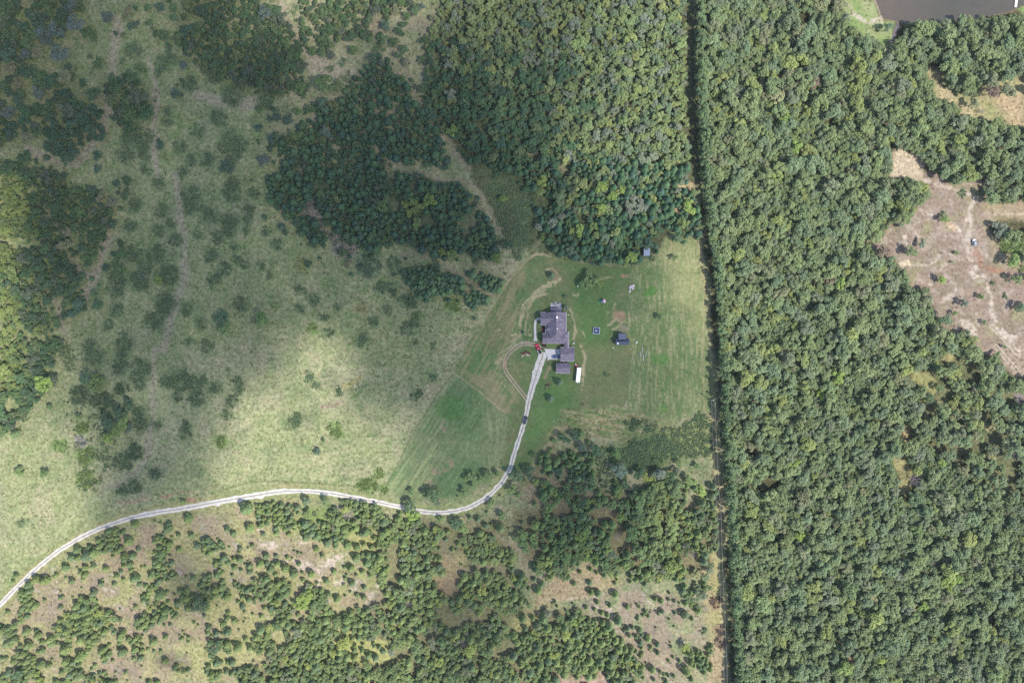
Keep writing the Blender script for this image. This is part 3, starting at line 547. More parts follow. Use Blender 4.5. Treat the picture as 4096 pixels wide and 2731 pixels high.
polyD = polymask(V(0,3,'360,700 620,600 960,450 1240,700 1240,850 1200,1000 1050,1000 900,800 560,940 300,1100 180,1040'), 10)
ZONES = []     # class, mask, density factor
def zone(cls, m, dens=1.0, st=''): ZONES.append((cls, m, dens, st))
right = polymask(PX("2800,-10 3352,-10 3376,45 3402,103 3460,152 3518,179 3530,232 3585,230 3600,190 3640,80 3760,60 3900,80 4110,60 4110,290 3960,325 3900,345 3905,385 3880,372 3790,352 3755,330 3755,285 3700,270 3710,350 3745,400 3830,420 3840,465 3960,475 4010,495 4110,520 4110,800 3980,810 3930,770 3960,690 3900,725 3800,725 3735,690 3685,620 3680,600 3580,590 3560,560 3550,640 3620,700 3715,740 3710,785 3660,830 3655,870 3535,915 3530,950 3430,970 3430,1000 3500,1005 3575,1030 3590,1060 3635,1110 3645,1155 3715,1180 3720,1215 3750,1275 3770,1320 3895,1350 3905,1400 3935,1400 3950,1427 4000,1440 4050,1500 4110,1510 4110,2745 2932,2745 2922,2480 2912,2300 2908,2070 2895,1990 2885,1890 2872,1690 2862,1540 2852,1400 2852,1220 2830,1060 2815,950 2804,800 2798,700 2785,640 2782,400 2772,200"), 8)
clr = np.zeros((NY, NX), dtype=np.float32)
for c, r, s in ((3,0,"1490,560 1560,640 1560,780 1450,800 1410,660"), (3,0,"1035,1085 1165,1105 1155,1145 1050,1120"), (3,0,"1100,1225 1225,1220 1225,1260 1110,1260"), (3,0,"1100,1345 1380,1370 1370,1600 1080,1600 1090,1430"),
                (3,0,"1990,1340 2110,1320 2110,1360 2000,1370"), (3,0,"1220,420 1280,430 1270,460"), (3,0,"2080,310 2140,310 2140,350 2090,350"), (3,2,"1290,180 1450,200 1510,290 1490,400 1400,340 1290,270"), (3,2,"1230,650 1340,650 1280,790 1220,840 1180,780"), (3,2,"1120,940 1240,940 1300,1080 1330,1250 1260,1340 1160,1300 1200,1150 1120,1010"),
                (3,2,"1600,40 1670,40 1640,130 1560,110"), (3,2,"1880,-20 2400,-20 2400,330 2294,260 2180,220 2080,80 1960,60"), (3,1,"320,960 400,970 470,1010 450,1030 370,1010"), (3,1,"500,900 560,910 560,940 500,950"), (3,2,"2200,400 2294,400 2294,470 2230,480"),
                (3,0,"270,90 370,100 360,200 240,230"), (3,0,"150,900 220,890 250,960 160,980"), (3,0,"470,1030 610,1060 590,1130 500,1130"), (3,2,"0,1170 70,1170 60,1220 0,1230"), (3,3,"1930,920 2060,920 2050,1080 1960,1080"), (3,3,"0,250 90,270 90,340 0,340"), (2,2,"2080,900 2230,900 2220,960 2090,950"), (2,2,"2180,1180 2294,1180 2294,1270 2190,1260")):
    clr = np.maximum(clr, polymask(V(c,r,s), 6, grow=10 if (c,r) == (3,2) else 3))
clr = np.maximum(clr, polymask(V(3,2,"1340,400 1480,500 1420,640 1340,660 1370,520"), 10))
clr = np.maximum(clr, strokemask(V(3,3,"560,1080 610,1120 650,1210 690,1270 740,1350 770,1480 775,1600"), 14, 5, .3))
clr = np.maximum(clr, strokemask(V(3,0,"1170,180 1150,290 1105,390 1075,470"), 34, 6, .3))
right = right*(1-clr)*(1-bar)
EY, EX = [0,400,700,950,1200,1500,1900,2300,2731], [2776,2780,2800,2824,2856,2866,2886,2910,2930]
for q in range(0, 96):
    yy = -10 + q*29
    xx = float(np.interp(yy, EY, EX)); re_ = random.uniform(18,27)
    put('o', xx + re_ + random.uniform(0,7), yy + random.uniform(-9,9), re_, 'E')
rsp = polymask(V(3,2,"1560,40 1880,0 2100,250 2294,330 2294,1300 2100,1500 1700,1100 1400,900 1400,500"), 40)
zone('O', right*(1-rsp*thr(N5,.5,.56)), 1.0)
zone('f', right*(1-.8*rsp), 1.0)

up = polymask(PX("1761,-10 2748,-10 2756,150 2745,300 2742,420 2756,560 2768,760 2780,740 2790,640 2800,560 2790,700 2788,780 2792,850 2800,880 2798,948 2762,942 2735,968 2690,962 2682,922 2630,928 2580,968 2624,976 2624,1003 2575,985 2575,1020 2548,1066 2494,1066 2450,1052 2387,1052 2316,1040 2249,1030 2204,1000 2190,960 2140,905 2160,850 2190,800 2160,790 2080,700 2050,702 1990,700 1962,665 1872,664 1845,634 1783,549 1738,500 1711,446 1671,393 1649,330 1635,277 1573,223 1555,170 1582,150 1582,116 1618,116 1720,134 1734,94 1756,58"), 8)
uc = np.zeros((NY, NX), dtype=np.float32)
for c, r, s in ((1,0,"1600,400 1640,400 1700,560 1690,680 1660,660 1640,560 1520,540 1590,500"), (2,0,"250,370 350,380 340,425 250,410"), (2,0,"90,1370 270,1360 280,1440 200,1430"), (2,0,"430,1470 510,1480 520,1600 430,1600"), (2,0,"840,1040 1000,1040 1200,960 1200,985 1060,1040 840,1075"), (2,1,"1440,80 1640,70 1640,140 1480,140"), (2,1,"1430,300 1520,310 1600,380 1500,370"), (2,1,"210,190 350,210 340,300 230,330"), (1,0,"1780,400 1840,440 1900,490 1860,480 1790,440"), (2,1,"420,640 290,560 210,640 340,680"), (2,1,"560,330 680,340 680,420 600,430")):
    uc = np.maximum(uc, polymask(V(c,r,s), 6))
up = up*(1-uc)
zone('O', polymask(PX("2560,1960 2700,1900 2760,1960 2846,1990 2866,2300 2720,2330 2640,2300 2560,2240 2520,2100"), 20), .9)
zone('Q', polymask(PX("2180,2060 2300,2010 2520,1960 2560,2200 2400,2220 2250,2200"), 20), .8)
zone('Q', polymask(PX("1560,2110 1760,2110 1760,2240 1880,2400 2040,2480 2040,2731 1560,2731 1620,2500 1560,2300"), 20), .5)
zone('Q', polymask(PX("1120,2340 1400,2400 1440,2560 1300,2731 1120,2731"), 20), .5)
zone('Y', up*polymask(PX("1700,-10 2860,-10 2860,640 1960,640 1700,500"), 30), 1.0)
zone('M', up*polymask(PX("1700,640 2860,640 2860,1100 1900,1100"), 30), .9)
for c, r, s, cl, dn in (
    (0,0,"1660,-10 2330,-10 2330,800 2180,800 2000,700 1850,640 1760,620 1690,540 1660,430 1580,380 1570,330 1640,240 1750,200 1880,180 1860,130 1700,90 1650,60",'Y',.9),
    (0,0,"960,650 1200,690 1290,850 1350,930 1330,1000 1220,1030 1215,1100 1130,1145 1010,1130 1000,1000 945,960 940,760",'O',.9),
    (0,0,"700,950 880,970 905,1180 800,1280 720,1300 720,1400 600,1420 500,1370 360,1330 350,1200 470,1090 700,1020",'Od',.95),
    (0,0,"-20,-20 780,-20 600,200 520,330 300,300 260,560 0,560",'O',.5),
    (0,0,"-20,560 300,700 600,640 700,700 700,1100 350,1100 300,1400 -20,1100",'O',.28),
    (0,0,"-20,1100 60,1200 200,1340 300,1400 340,1500 560,1500 700,1600 -20,1600",'Y',.8),
    (1,0,"-20,60 150,40 230,140 330,220 330,320 400,360 400,440 340,500 460,570 440,680 460,800 430,880 330,800 210,850 -20,780",'Y',.95),
    (1,0,"400,-10 940,-10 950,80 1060,100 1040,190 980,240 1000,290 1130,300 1160,380 1020,380 900,320 860,380 740,380 700,340 620,310 560,260 520,200 480,150 390,110 400,60",'Y',.95),
    (1,0,"940,-10 1340,-10 1350,30 1220,60 1200,160 1130,150 1110,110 960,80",'Y',.8),
    (1,0,"410,230 560,260 620,350 640,480 560,510 450,480 420,380",'Y',.7),
    (1,0,"1000,560 1090,490 1210,540 1250,640 1330,720 1380,820 1420,900 1500,1000 1540,1100 1640,1200 1700,1300 1760,1430 1700,1500 1600,1480 1500,1390 1350,1500 1230,1430 1180,1440 1160,1520 1000,1600 200,1600 200,1300 420,1130 520,1090 640,1060 560,1020 440,960 640,900 720,930 820,870 810,790 900,740 930,640",'M',1.0),
    (1,0,"80,1200 190,1230 190,1330 100,1320",'Y',.8),
    (1,1,"110,-10 1500,-10 1600,100 1650,40 1800,60 1910,170 1900,300 1960,330 2060,330 2120,440 2130,560 2160,680 2080,760 1960,720 1830,700 1800,760 1700,760 1640,690 1480,680 1380,640 1250,600 1100,700 970,680 830,600 800,540 680,520 640,440 630,350 560,330 560,200 500,170 480,250 400,310 350,290 330,380 250,390 160,260 120,150",'M',1.0),
    (1,1,"330,430 430,380 540,420 540,500 490,560 400,540",'M',1.0), (1,1,"490,580 560,500 630,540 640,650 560,660 500,620",'M',1.0),
    (1,1,"1300,850 1440,820 1560,850 1700,870 1830,910 1900,980 1880,1040 1700,1080 1560,1110 1470,1080 1310,960",'P',1.0),
    (1,1,"1880,860 2000,850 2150,900 2210,970 2180,1030 2080,1030 1960,950",'P',1.0), (1,1,"1880,1060 1990,1040 2080,1110 2040,1170 1960,1180 1900,1130",'P',1.0),
    (0,1,"-20,-20 600,-20 620,100 850,110 940,150 870,250 980,300 1050,440 990,480 960,560 900,640 860,780 780,830 700,740 590,720 600,800 680,860 770,920 700,960 780,1040 730,1080 640,1080 570,1070 480,1090 440,1150 380,1230 520,1300 560,1400 480,1420 360,1440 560,1500 560,1600 -20,1600",'Y',1.0),
    (0,1,"580,1110 740,1060 790,1150 760,1260 680,1310 570,1260 560,1180",'Y',.8),
    (0,2,"-20,-20 480,-20 490,100 440,150 370,180 480,240 480,330 330,420 310,480 260,560 190,600 100,700 -20,710",'Y',1.0), (0,2,"480,-20 680,-20 680,180 600,190 520,60",'B',.9),
    (2,2,"430,750 600,740 610,790 520,850 640,900 720,960 730,1060 640,1130 560,1190 480,1150 340,1150 240,1080 220,990 300,890 430,880",'M',.62),
    (2,2,"640,1100 750,1100 760,1240 760,1310 660,1300 560,1200",'M',.8), (2,2,"100,1050 200,1060 230,1150 150,1180 60,1200 0,1150 0,1080",'M',.8),
    (2,2,"1080,1130 1240,1140 1400,1090 1500,1080 1540,1180 1700,1130 1720,1230 1800,1300 1815,1568 280,1568 280,1430 400,1400 500,1370 700,1400 850,1300 1060,1280",'m',.64),
    (2,3,"280,-200 1815,-200 1850,250 1840,420 1790,560 1760,760 1700,800 1720,900 1640,950 1590,870 1530,740 1480,640 1380,640 1330,580 1310,660 1120,650 1040,660 1000,600 900,600 800,520 680,470 560,540 490,540 500,640 400,650 330,660 160,540 100,420 90,300 40,290 100,150 60,130 280,90",'m',.95),
    (2,3,"-10,400 60,420 110,560 160,700 140,760 60,700 -10,680",'M',.9), (2,3,"-10,760 100,790 150,880 100,920 -10,880",'M',.9),
    (2,3,"260,930 330,930 600,920 640,980 700,1000 850,1100 840,1030 920,1040 920,1140 1000,1210 1080,1300 1180,1420 1120,1600 900,1600 850,1500 820,1430 780,1520 600,1500 440,1500 440,1600 -10,1600 -10,1120 150,1110 240,1080",'M',1.0),
    (2,3,"1520,1210 1590,1220 1600,1290 1680,1270 1680,1210 1760,1220 1780,1360 1750,1500 1680,1480 1680,1400 1600,1400 1620,1310 1540,1320",'C',.9),
    (1,3,"-10,60 100,80 200,90 200,140 110,150 20,150",'C',.9), (1,2,"170,1360 280,1360 380,1410 360,1480 370,1600 200,1600 180,1500 0,1440 0,1400 130,1390",'C',.8), (1,2,"690,1400 830,1340 950,1340 1100,1410 1200,1500 1190,1560 1050,1590 1000,1650 900,1650 730,1650 690,1550 680,1460",'m',.9),
    (1,3,"380,130 500,110 560,160 660,140 700,200 800,240 780,290 740,350 620,380 580,300 430,280 380,180",'C',.6), (1,3,"690,130 900,90 900,160 800,220 730,200",'m',.9),
    (1,3,"1200,150 1300,90 1480,100 1500,170 1600,190 1650,260 1620,420 1560,560 1580,700 1650,760 1690,860 1820,830 1760,740 1840,620 1900,560 2050,560 2200,600 2310,700 2310,1600 1100,1600 1060,1480 1100,1400 1200,1340 1200,1260 1130,1180 1160,1090 1170,1010 1070,960 1030,850 1200,860 1120,700 1100,620 1010,600 1000,480 880,460 900,440 1100,440 1070,380 1010,350 1090,290 1100,240",'m',1.0),
    (1,3,"1850,250 2000,240 2150,280 2200,370 2180,450 2100,510 1950,500 1870,430 1840,330",'m',1.0), (1,3,"2200,380 2310,400 2310,560 2220,520",'M',.9),
    (1,3,"-10,650 130,630 160,690 260,680 330,680 400,700 470,680 620,730 660,770 720,760 830,810 960,860 950,950 1050,1000 1100,1050 1080,1190 980,1190 930,1130 820,1060 720,1080 620,1060 680,1180 620,1230 680,1250 780,1360 900,1420 1000,1380 1060,1500 1000,1600 -10,1600 -10,1420 150,1380 150,1300 -10,1290 -10,1150 90,1080 110,950 170,900 140,820 -10,880",'m',1.0),
    (0,3,"960,190 1110,200 1110,250 970,250",'C',.9), (0,3,"910,290 1000,260 1100,300 1100,360 1000,400 900,380",'C',.9),
    (0,3,"1400,240 1500,270 1510,370 1480,460 1470,580 1560,580 1640,620 1500,640 1420,700 1350,740 1290,690 1300,610 1350,540 1380,440 1370,360",'C',.95),
    (0,3,"1650,520 1700,470 1880,510 1990,490 2040,560 1980,600 1870,640 1700,620",'C',.9), (0,3,"1790,390 1880,300 2000,310 2000,380 1930,410 1820,440",'C',.9),
    (0,3,"1700,680 1820,660 1950,670 2060,740 2050,810 1880,870 1820,930 1700,940 1650,880 1570,860 1600,760",'M',.95), (0,3,"1240,770 1330,760 1360,830 1280,880 1240,830",'C',.9),
    (0,3,"1310,920 1370,840 1500,850 1610,930 1600,980 1480,1000 1350,1040 1320,1080 1220,1060 1210,1010 1290,980",'M',.95),
    (0,3,"570,960 700,880 740,810 880,820 880,880 830,920 1000,910 1020,990 1070,1020 980,1040 880,1060 760,1100 600,1160 500,1140 480,1060",'M',.95), (0,3,"690,1150 800,1090 950,1090 950,1170 870,1240 700,1210",'M',.9),
    (0,3,"130,790 180,740 230,760 340,790 370,870 280,920 260,980 170,1020 140,960 200,880 150,830",'C',.9), (0,3,"-10,1050 130,1040 150,1150 140,1220 60,1230 -10,1130",'M',.9),
    (0,3,"100,1330 150,1270 260,1280 330,1390 300,1460 400,1470 600,1360 690,1390 700,1500 800,1500 1000,1540 1020,1600 -10,1600 80,1460 180,1420 120,1380",'M',.95),
    (0,3,"1150,1150 1300,1140 1300,1220 1160,1220",'C',.9), (0,3,"900,1280 1000,1230 1010,1370 910,1350",'C',.9),
    (0,3,"1320,1290 1380,1330 1430,1390 1420,1440 1500,1470 1600,1460 1600,1520 1500,1530 1330,1450 1340,1370 1250,1340",'C',.9), (0,3,"1660,1340 1740,1340 1740,1420 1640,1470 1620,1430 1660,1390",'C',.9),
    (0,3,"1860,1230 1980,1220 2100,1300 2100,1400 2020,1430 1980,1400 1870,1300",'M',.9), (0,3,"1850,1460 1990,1450 2000,1510 1880,1530",'C',.9), (0,3,"2080,1450 2310,1400 2310,1600 2040,1600",'M',.9), (0,3,"2080,670 2140,680 2160,730 2310,680 2310,770 2150,760",'C',.9),
    (0,3,"1310,1440 1400,1500 1420,1600 1310,1600",'C',.8),
    # low thickets
    (2,2,"850,880 1000,850 1200,800 1400,690 1600,620 1740,600 1820,700 1810,900 1700,980 1500,960 1300,1000 1250,1090 1060,1060 950,1000 850,1000",'B',1.1),
    (2,1,"-200,-100 200,100 330,300 200,440 180,620 -60,660 -120,400",'B',.6), (1,1,"2000,60 2294,60 2294,620 2200,560 2100,350",'B',.5),
    (1,1,"360,330 550,170 630,480 700,520 960,590 960,690 850,760 700,700 650,560 540,480",'Bh',.45),
    (2,2,"720,900 850,880 850,1000 1000,1060 1060,1280 820,1300 760,1100",'B',.9), (2,1,"420,640 640,700 900,720 1000,760 800,800 500,760",'B',.5),
    (3,1,"2060,600 2294,560 2294,860 2150,830",'Bg',.35), (3,2,"1700,600 2080,640 2080,760 1700,760",'B',.4), (0,2,"560,420 1200,420 860,1260 700,1260 700,900",'B',.25), (1,3,"380,0 690,0 690,130 400,120",'B',.12)):
    ex = 'bright' if False else ''
    zone(cl[0], polymask(V(c,r,s), 7)*(1-clr if c == 3 else 1), dn, cl[1:])

# keep drive, lawn and yard free
keep = np.maximum(strokemask(DRIVE, 34, 6, 0), polymask(LAWN, 5, warp=False, grow=0))
for _c, _r, _s in ((1,0,"1190,340 1230,480 1330,620 1380,760 1440,900 1530,1020 1600,1130 1700,1250 1780,1370 1900,1520"), (1,1,"1480,-20 1620,40 1900,60 2040,200 2120,340 2180,500 2260,650"), (1,3,"1850,560 2060,540 2180,540 2250,620 2320,720"),
                  (2,3,"20,330 120,480 170,600 200,740"), (1,1,"1300,710 1400,690 1600,760 1750,850 1900,930 2100,1080"), (1,3,"940,840 1010,940 1100,1010 1160,1070")):
    keep = np.maximum(keep, strokemask(V(_c,_r,_s), 20 if (_c,_r) in ((1,0),(1,1)) else 30, 6, .3))
keep = np.maximum(keep, polymask(PX("2754,-10 2772,-10 2780,200 2788,400 2795,640 2800,800 2806,940 2830,1060 2842,1200 2846,1400 2856,1600 2870,1800 2882,2000 2896,2200 2900,2400 2912,2731 2900,2731 2880,2300 2866,2000 2850,1700 2840,1400 2828,1150 2800,960 2790,840 2776,640 2762,420"), 4, warp=False))
keep = np.maximum(keep, blobmask(2590, 1014, 30, 34, soft=.1))
keep = np.maximum(keep, polymask(POND, 4, warp=False))

def cell(m, px, py):
    i = int(px/4); j = int(py/4)
    if i < 0: i = -i-1
    if j < 0: j = -j-1
    if i >= NX: i = 2*NX-1-i
    if j >= NY: j = 2*NY-1-j
    return m[min(max(j,0),NY-1), min(max(i,0),NX-1)]

for px, py, r, k in SING:
    kd = k[0]
    t = k[1:]
    if kd == 'b':
        # a patch of low growth: many small clumps
        n = max(3, int((r/8.5)**2 * 1.3))
        if t: lay(blobmask(px, py, r*1.0, soft=.5), {'h':A(170,160,160),'R':A(160,132,112),'y':A(164,164,104),'g':A(136,166,92),'G':A(136,166,92),'u':A(120,146,112),'d':A(116,136,96)}.get(t, A(130,150,98)), .7, rough=.9)
        else: lay(blobmask(px, py, r*1.05, soft=.8), A(118,140,98), .7, rough=1.0)
        for i in range(n):
            a = random.uniform(0, 6.283); q = r*math.sqrt(random.random())*0.92
            put('b', px+q*math.cos(a), py+q*math.sin(a), random.uniform(5, 12), t)
    elif kd == 'x': put('x', px, py, r, '', True)
    elif r > 40 and kd == 'o':
        # a wide crown mass made of several trees
        n = int((r/22)**2*.9)+2
        for i in range(n):
            for _ in range(20):
                a = random.uniform(0, 6.283); q = (r-16)*math.sqrt(random.random())
                x, y, rr = px+q*math.cos(a), py+q*math.sin(a), random.uniform(17, 25)
                if not near(x, y, rr, .5): put('o', x, y, rr, t); break
    else:
        put(kd, px, py, r*0.98, t, True)

PRM = {'O': ('o', 13, 40, .50), 'Q': ('n', 12, 30, .54), 'Y': ('o', 8, 27, .50), 'M': ('m', 10, 22, .58), 'm': ('n', 11, 24, .56), 'C': ('c', 9, 17, .58), 'P': ('p', 8, 18, .52), 'f': ('o', 8, 14, .42), 'B': ('b', 3, 10, 0)}
N6 = fbm(X, Y, 75, 401, 4)
for cls, m, dens, ex in ZONES:
    kd, r0, r1, kk = PRM[cls]
    js, is_ = np.nonzero(m > .5)
    if len(js) == 0: continue
    if cls in 'MmCYQ' and not (is_.mean() > 430 and js.mean() < 250):
        hole = N6[js, is_] < (.445 if (is_.mean() > 500 and 430 < js.mean() < 580) else (.40 if js.mean() > 480 else .355))
        js, is_ = js[~hole], is_[~hole]
    ra = (r0+r1)/2
    area = len(js)*16.0
    ext = cls in 'OfYMmC'
    if cls == 'B': ntry = int(area*dens/ (ra*ra*1.6))
    else: ntry = int(area/(ra*ra)*7)
    idx = rng.integers(0, len(js), ntry)
    jit = rng.random((ntry, 4))
    cnt = 0; cap = 1e9 if cls == 'B' else area*dens/(ra*ra*1.25)
    for q in range(ntry):
        if cnt >= cap: break
        px = is_[idx[q]]*4 + jit[q,0]*4; py = js[idx[q]]*4 + jit[q,1]*4
        r = r0 + (r1-r0)*jit[q,2]**(1.7 - .9*q/ntry if cls != 'O' else 1.0 + 1.5*q/ntry)
        if cell(keep, px, py) > .5: continue
        if dens < .7 and cls not in 'B' and jit[q,3] > .7: continue
        if 2700 < px < 3000 and cls in 'Of' and px - r < float(np.interp(py, EY, EX)) + (4 if py > 900 else -6): continue
        if 2600 < px < 2780 and cls in 'YM' and py < 1000 and px + r > float(np.interp(py, EY, EX)) - 22: continue
        if cls == 'B': put('b', px, py, r, ex); cnt += 1; continue
        if near(px, py, r, kk): continue
        k2 = kd; t = ex
        if kd == 'm': k2 = 'c' if jit[q,3] < .62 else 'o'
        if kd == 'n': k2 = 'c' if jit[q,3] < .34 else 'o'
        if k2 == 'p': k2 = 'c'; t = random.choice('ded')
        if k2 == 'c': r = min(r, 19)
        if px < 1250 and py > 2000: r *= .88
        put(k2, px, py, r, t, False); cnt += 1
# ragged outskirts: seedlings straying from the stands into the open ground
allw = np.zeros((NY, NX), dtype=np.float32)
for cls, m, dens, ex in ZONES:
    if cls != 'B': allw = np.maximum(allw, m)
for q in range(9000):
    k, px, py, r, t, s_ = random.choice(TREES)
    if k not in 'oc' or not (0 < px < 2760): continue
    a_ = random.uniform(0, 6.283); dd = random.expovariate(1/34.0) + 12
    x_, y_ = px + dd*math.cos(a_), py + dd*math.sin(a_)
    if not (0 < x_ < 2740 and 0 < y_ < 2731) or cell(allw, x_, y_) > .4 or cell(keep, x_, y_) > .3: continue
    if 1450 < y_ < 2000 and x_ < 1700 or (x_ > 2180 and y_ > 1000 and y_ < 1720): continue
    if cell(polyD, x_, y_) > .5 and random.random() > .25: continue
    rr = random.uniform(4, 12)
    if near(x_, y_, rr, .8): continue
    put('c' if y_ > 1900 or random.random() < .5 else 'o', x_, y_, rr, '', False)
    if sum(1 for _ in ()) : pass
# tussocks of tall grass and weeds all over the unmown ground
hay_free = np.maximum(np.maximum(hay, h2), np.maximum(keep, allw))
nt_ = 0
while nt_ < 26000:
    x_, y_ = random.uniform(0, 4096), random.uniform(0, 2731)
    if cell(hay_free, x_, y_) > .3 or cell(bar, x_, y_) > .5 and random.random() > .25: nt_ += .2; continue
    if random.random() > .35 + 1.3*float(cell(N2, x_, y_)-.35): nt_ += .2; continue
    TREES.append(('t', x_, y_, random.uniform(1.6, 4.2), '', False)); nt_ += 1
print('plants', len(TREES), {k: sum(1 for t in TREES if t[0] == k) for k in 'ocbxt'})
# trees just outside the frame, so the wood does not stop at the edge of the picture
ext = []
for (k, px, py, r, t, s) in TREES:
    if k in 'ocb':
        for fx in (px, -px, 8192-px):
            for fy in (py, -py, 5462-py):
                if (fx, fy) != (px, py) and -380 < fx < 4476 and -380 < fy < 3110 and not (fx < 0 and 1750 < fy < 2750) and not (3480 < fx < 4476 and fy < 0): ext.append((k, fx, fy, r, t, False))
TREES += ext
# ---------------------------------------------------------------- ground sheet
def grid_mesh():
    P = 115
    Cc = np.pad(C, ((P,P),(P,P),(0,0)), mode='reflect')
    Rr = np.pad(RGH, P, mode='reflect')
    ny, nx = Rr.shape
    xs = ((np.arange(nx) - P)*4 + 2 - 2048)*S
    ys = (1365.5 - ((np.arange(ny) - P)*4 + 2))*S
    # outermost rows stretch to the horizon
    xs = xs.copy(); ys = ys.copy()
    xx, yy = np.meshgrid(xs, ys)
    xx = xx.astype(np.float64); yy = yy.astype(np.float64)
    far = [(1, 3000.0)]
    xx[:, 0] -= 3500; xx[:, -1] += 3500; yy[0, :] += 3500; yy[-1, :] -= 3500
    for q_ in (0, 1, 2, -1, -2, -3): Cc[q_, :] = FLOOR; Cc[:, q_] = FLOOR
    co = np.zeros((ny*nx, 3), dtype=np.float32)
    co[:, 0] = xx.ravel(); co[:, 1] = yy.ravel()
    me = bpy.data.meshes.new('ground')
    me.vertices.add(ny*nx); me.vertices.foreach_set('co', co.ravel())
    j, i = np.meshgrid(np.arange(ny-1), np.arange(nx-1), indexing='ij')
    a = (j*nx+i).ravel()
    q = np.stack([a, a+nx, a+nx+1, a+1], 1).astype(np.int32)
    n = len(q)
    me.loops.add(n*4); me.loops.foreach_set('vertex_index', q.ravel())
    me.polygons.add(n); me.polygons.foreach_set('loop_start', np.arange(n, dtype=np.int32)*4)
    me.polygons.foreach_set('loop_total', np.full(n, 4, dtype=np.int32))
    me.update(calc_edges=True)
    at = me.attributes.new('growth', 'FLOAT_COLOR', 'POINT')
    buf = np.ones((ny*nx, 4), dtype=np.float32)
    buf[:, :3] = Cc.reshape(-1, 3); buf[:, 3] = Rr.ravel()
    at.data.foreach_set('color', buf.ravel())
    return me
def ground_mat():
    m = bpy.data.materials.new('turf_and_soil'); m.use_nodes = True
    nt = m.node_tree; b = nt.nodes['Principled BSDF']; L = nt.links.new
    b.inputs['Roughness'].default_value = 0.95; b.inputs['Specular IOR Level'].default_value = 0.1
    at = nt.nodes.new('ShaderNodeAttribute'); at.attribute_name = 'growth'
    tc = nt.nodes.new('ShaderNodeTexCoord')
    def nz(scale, det=4, rough=.6):
        n = nt.nodes.new('ShaderNodeTexNoise'); n.inputs['Scale'].default_value = scale; n.inputs['Detail'].default_value = det; n.inputs['Roughness'].default_value = rough
        L(tc.outputs['Object'], n.inputs['Vector']); return n
    n1 = nz(0.55, 5, .7); n2 = nz(0.14, 3); n3 = nz(1.6, 2)
    def rng_(n, lo, hi):
        r = nt.nodes.new('ShaderNodeMapRange'); r.inputs['From Min'].default_value = .3; r.inputs['From Max'].default_value = .7
        r.inputs['To Min'].default_value = lo; r.inputs['To Max'].default_value = hi; r.clamp = False; L(n.outputs['Fac'], r.inputs['Value']); return r
    r1 = rng_(n1, -1, 1); r2 = rng_(n2, .92, 1.08)
    k = nt.nodes.new('ShaderNodeMath'); k.operation = 'MULTIPLY_ADD'; k.inputs[1].default_value = .42; k.inputs[2].default_value = .10
    L(at.outputs['Alpha'], k.inputs[0])
    k2 = nt.nodes.new('ShaderNodeMath'); k2.operation = 'MULTIPLY_ADD'; k2.inputs[2].default_value = 1.0
    L(r1.outputs['Result'], k2.inputs[0]); L(k.outputs['Value'], k2.inputs[1])
    k3 = nt.nodes.new('ShaderNodeMath'); k3.operation = 'MULTIPLY'; L(k2.outputs['Value'], k3.inputs[0]); L(r2.outputs['Result'], k3.inputs[1])
    v = nt.nodes.new('ShaderNodeVectorMath'); v.operation = 'SCALE'; L(at.outputs['Color'], v.inputs[0]); L(k3.outputs['Value'], v.inputs['Scale'])
    L(v.outputs['Vector'], b.inputs['Base Color'])
    bp = nt.nodes.new('ShaderNodeBump'); bp.inputs['Strength'].default_value = .6; bp.inputs['Distance'].default_value = .5
    hs = nt.nodes.new('ShaderNodeMath'); hs.operation = 'MULTIPLY'; L(n1.outputs['Fac'], hs.inputs[0]); L(at.outputs['Alpha'], hs.inputs[1])
    L(hs.outputs['Value'], bp.inputs['Height']); L(bp.outputs['Normal'], b.inputs['Normal'])
    return m
me = grid_mesh(); me.materials.append(ground_mat())
ground = bpy.data.objects.new('ground', me); col.objects.link(ground); tag(ground, kind='structure', label='rolling meadow, lawn, bare soil and woodland floor')

def sheet(name, pts_px, z, material, th=0.0, h=0):
    mb = MB(); p = [W(x, y, h) for x, y in pts_px]
    mb.prism(p, z-0.25 if th == 0 else z-th, z)
    return mb.build(name, material)

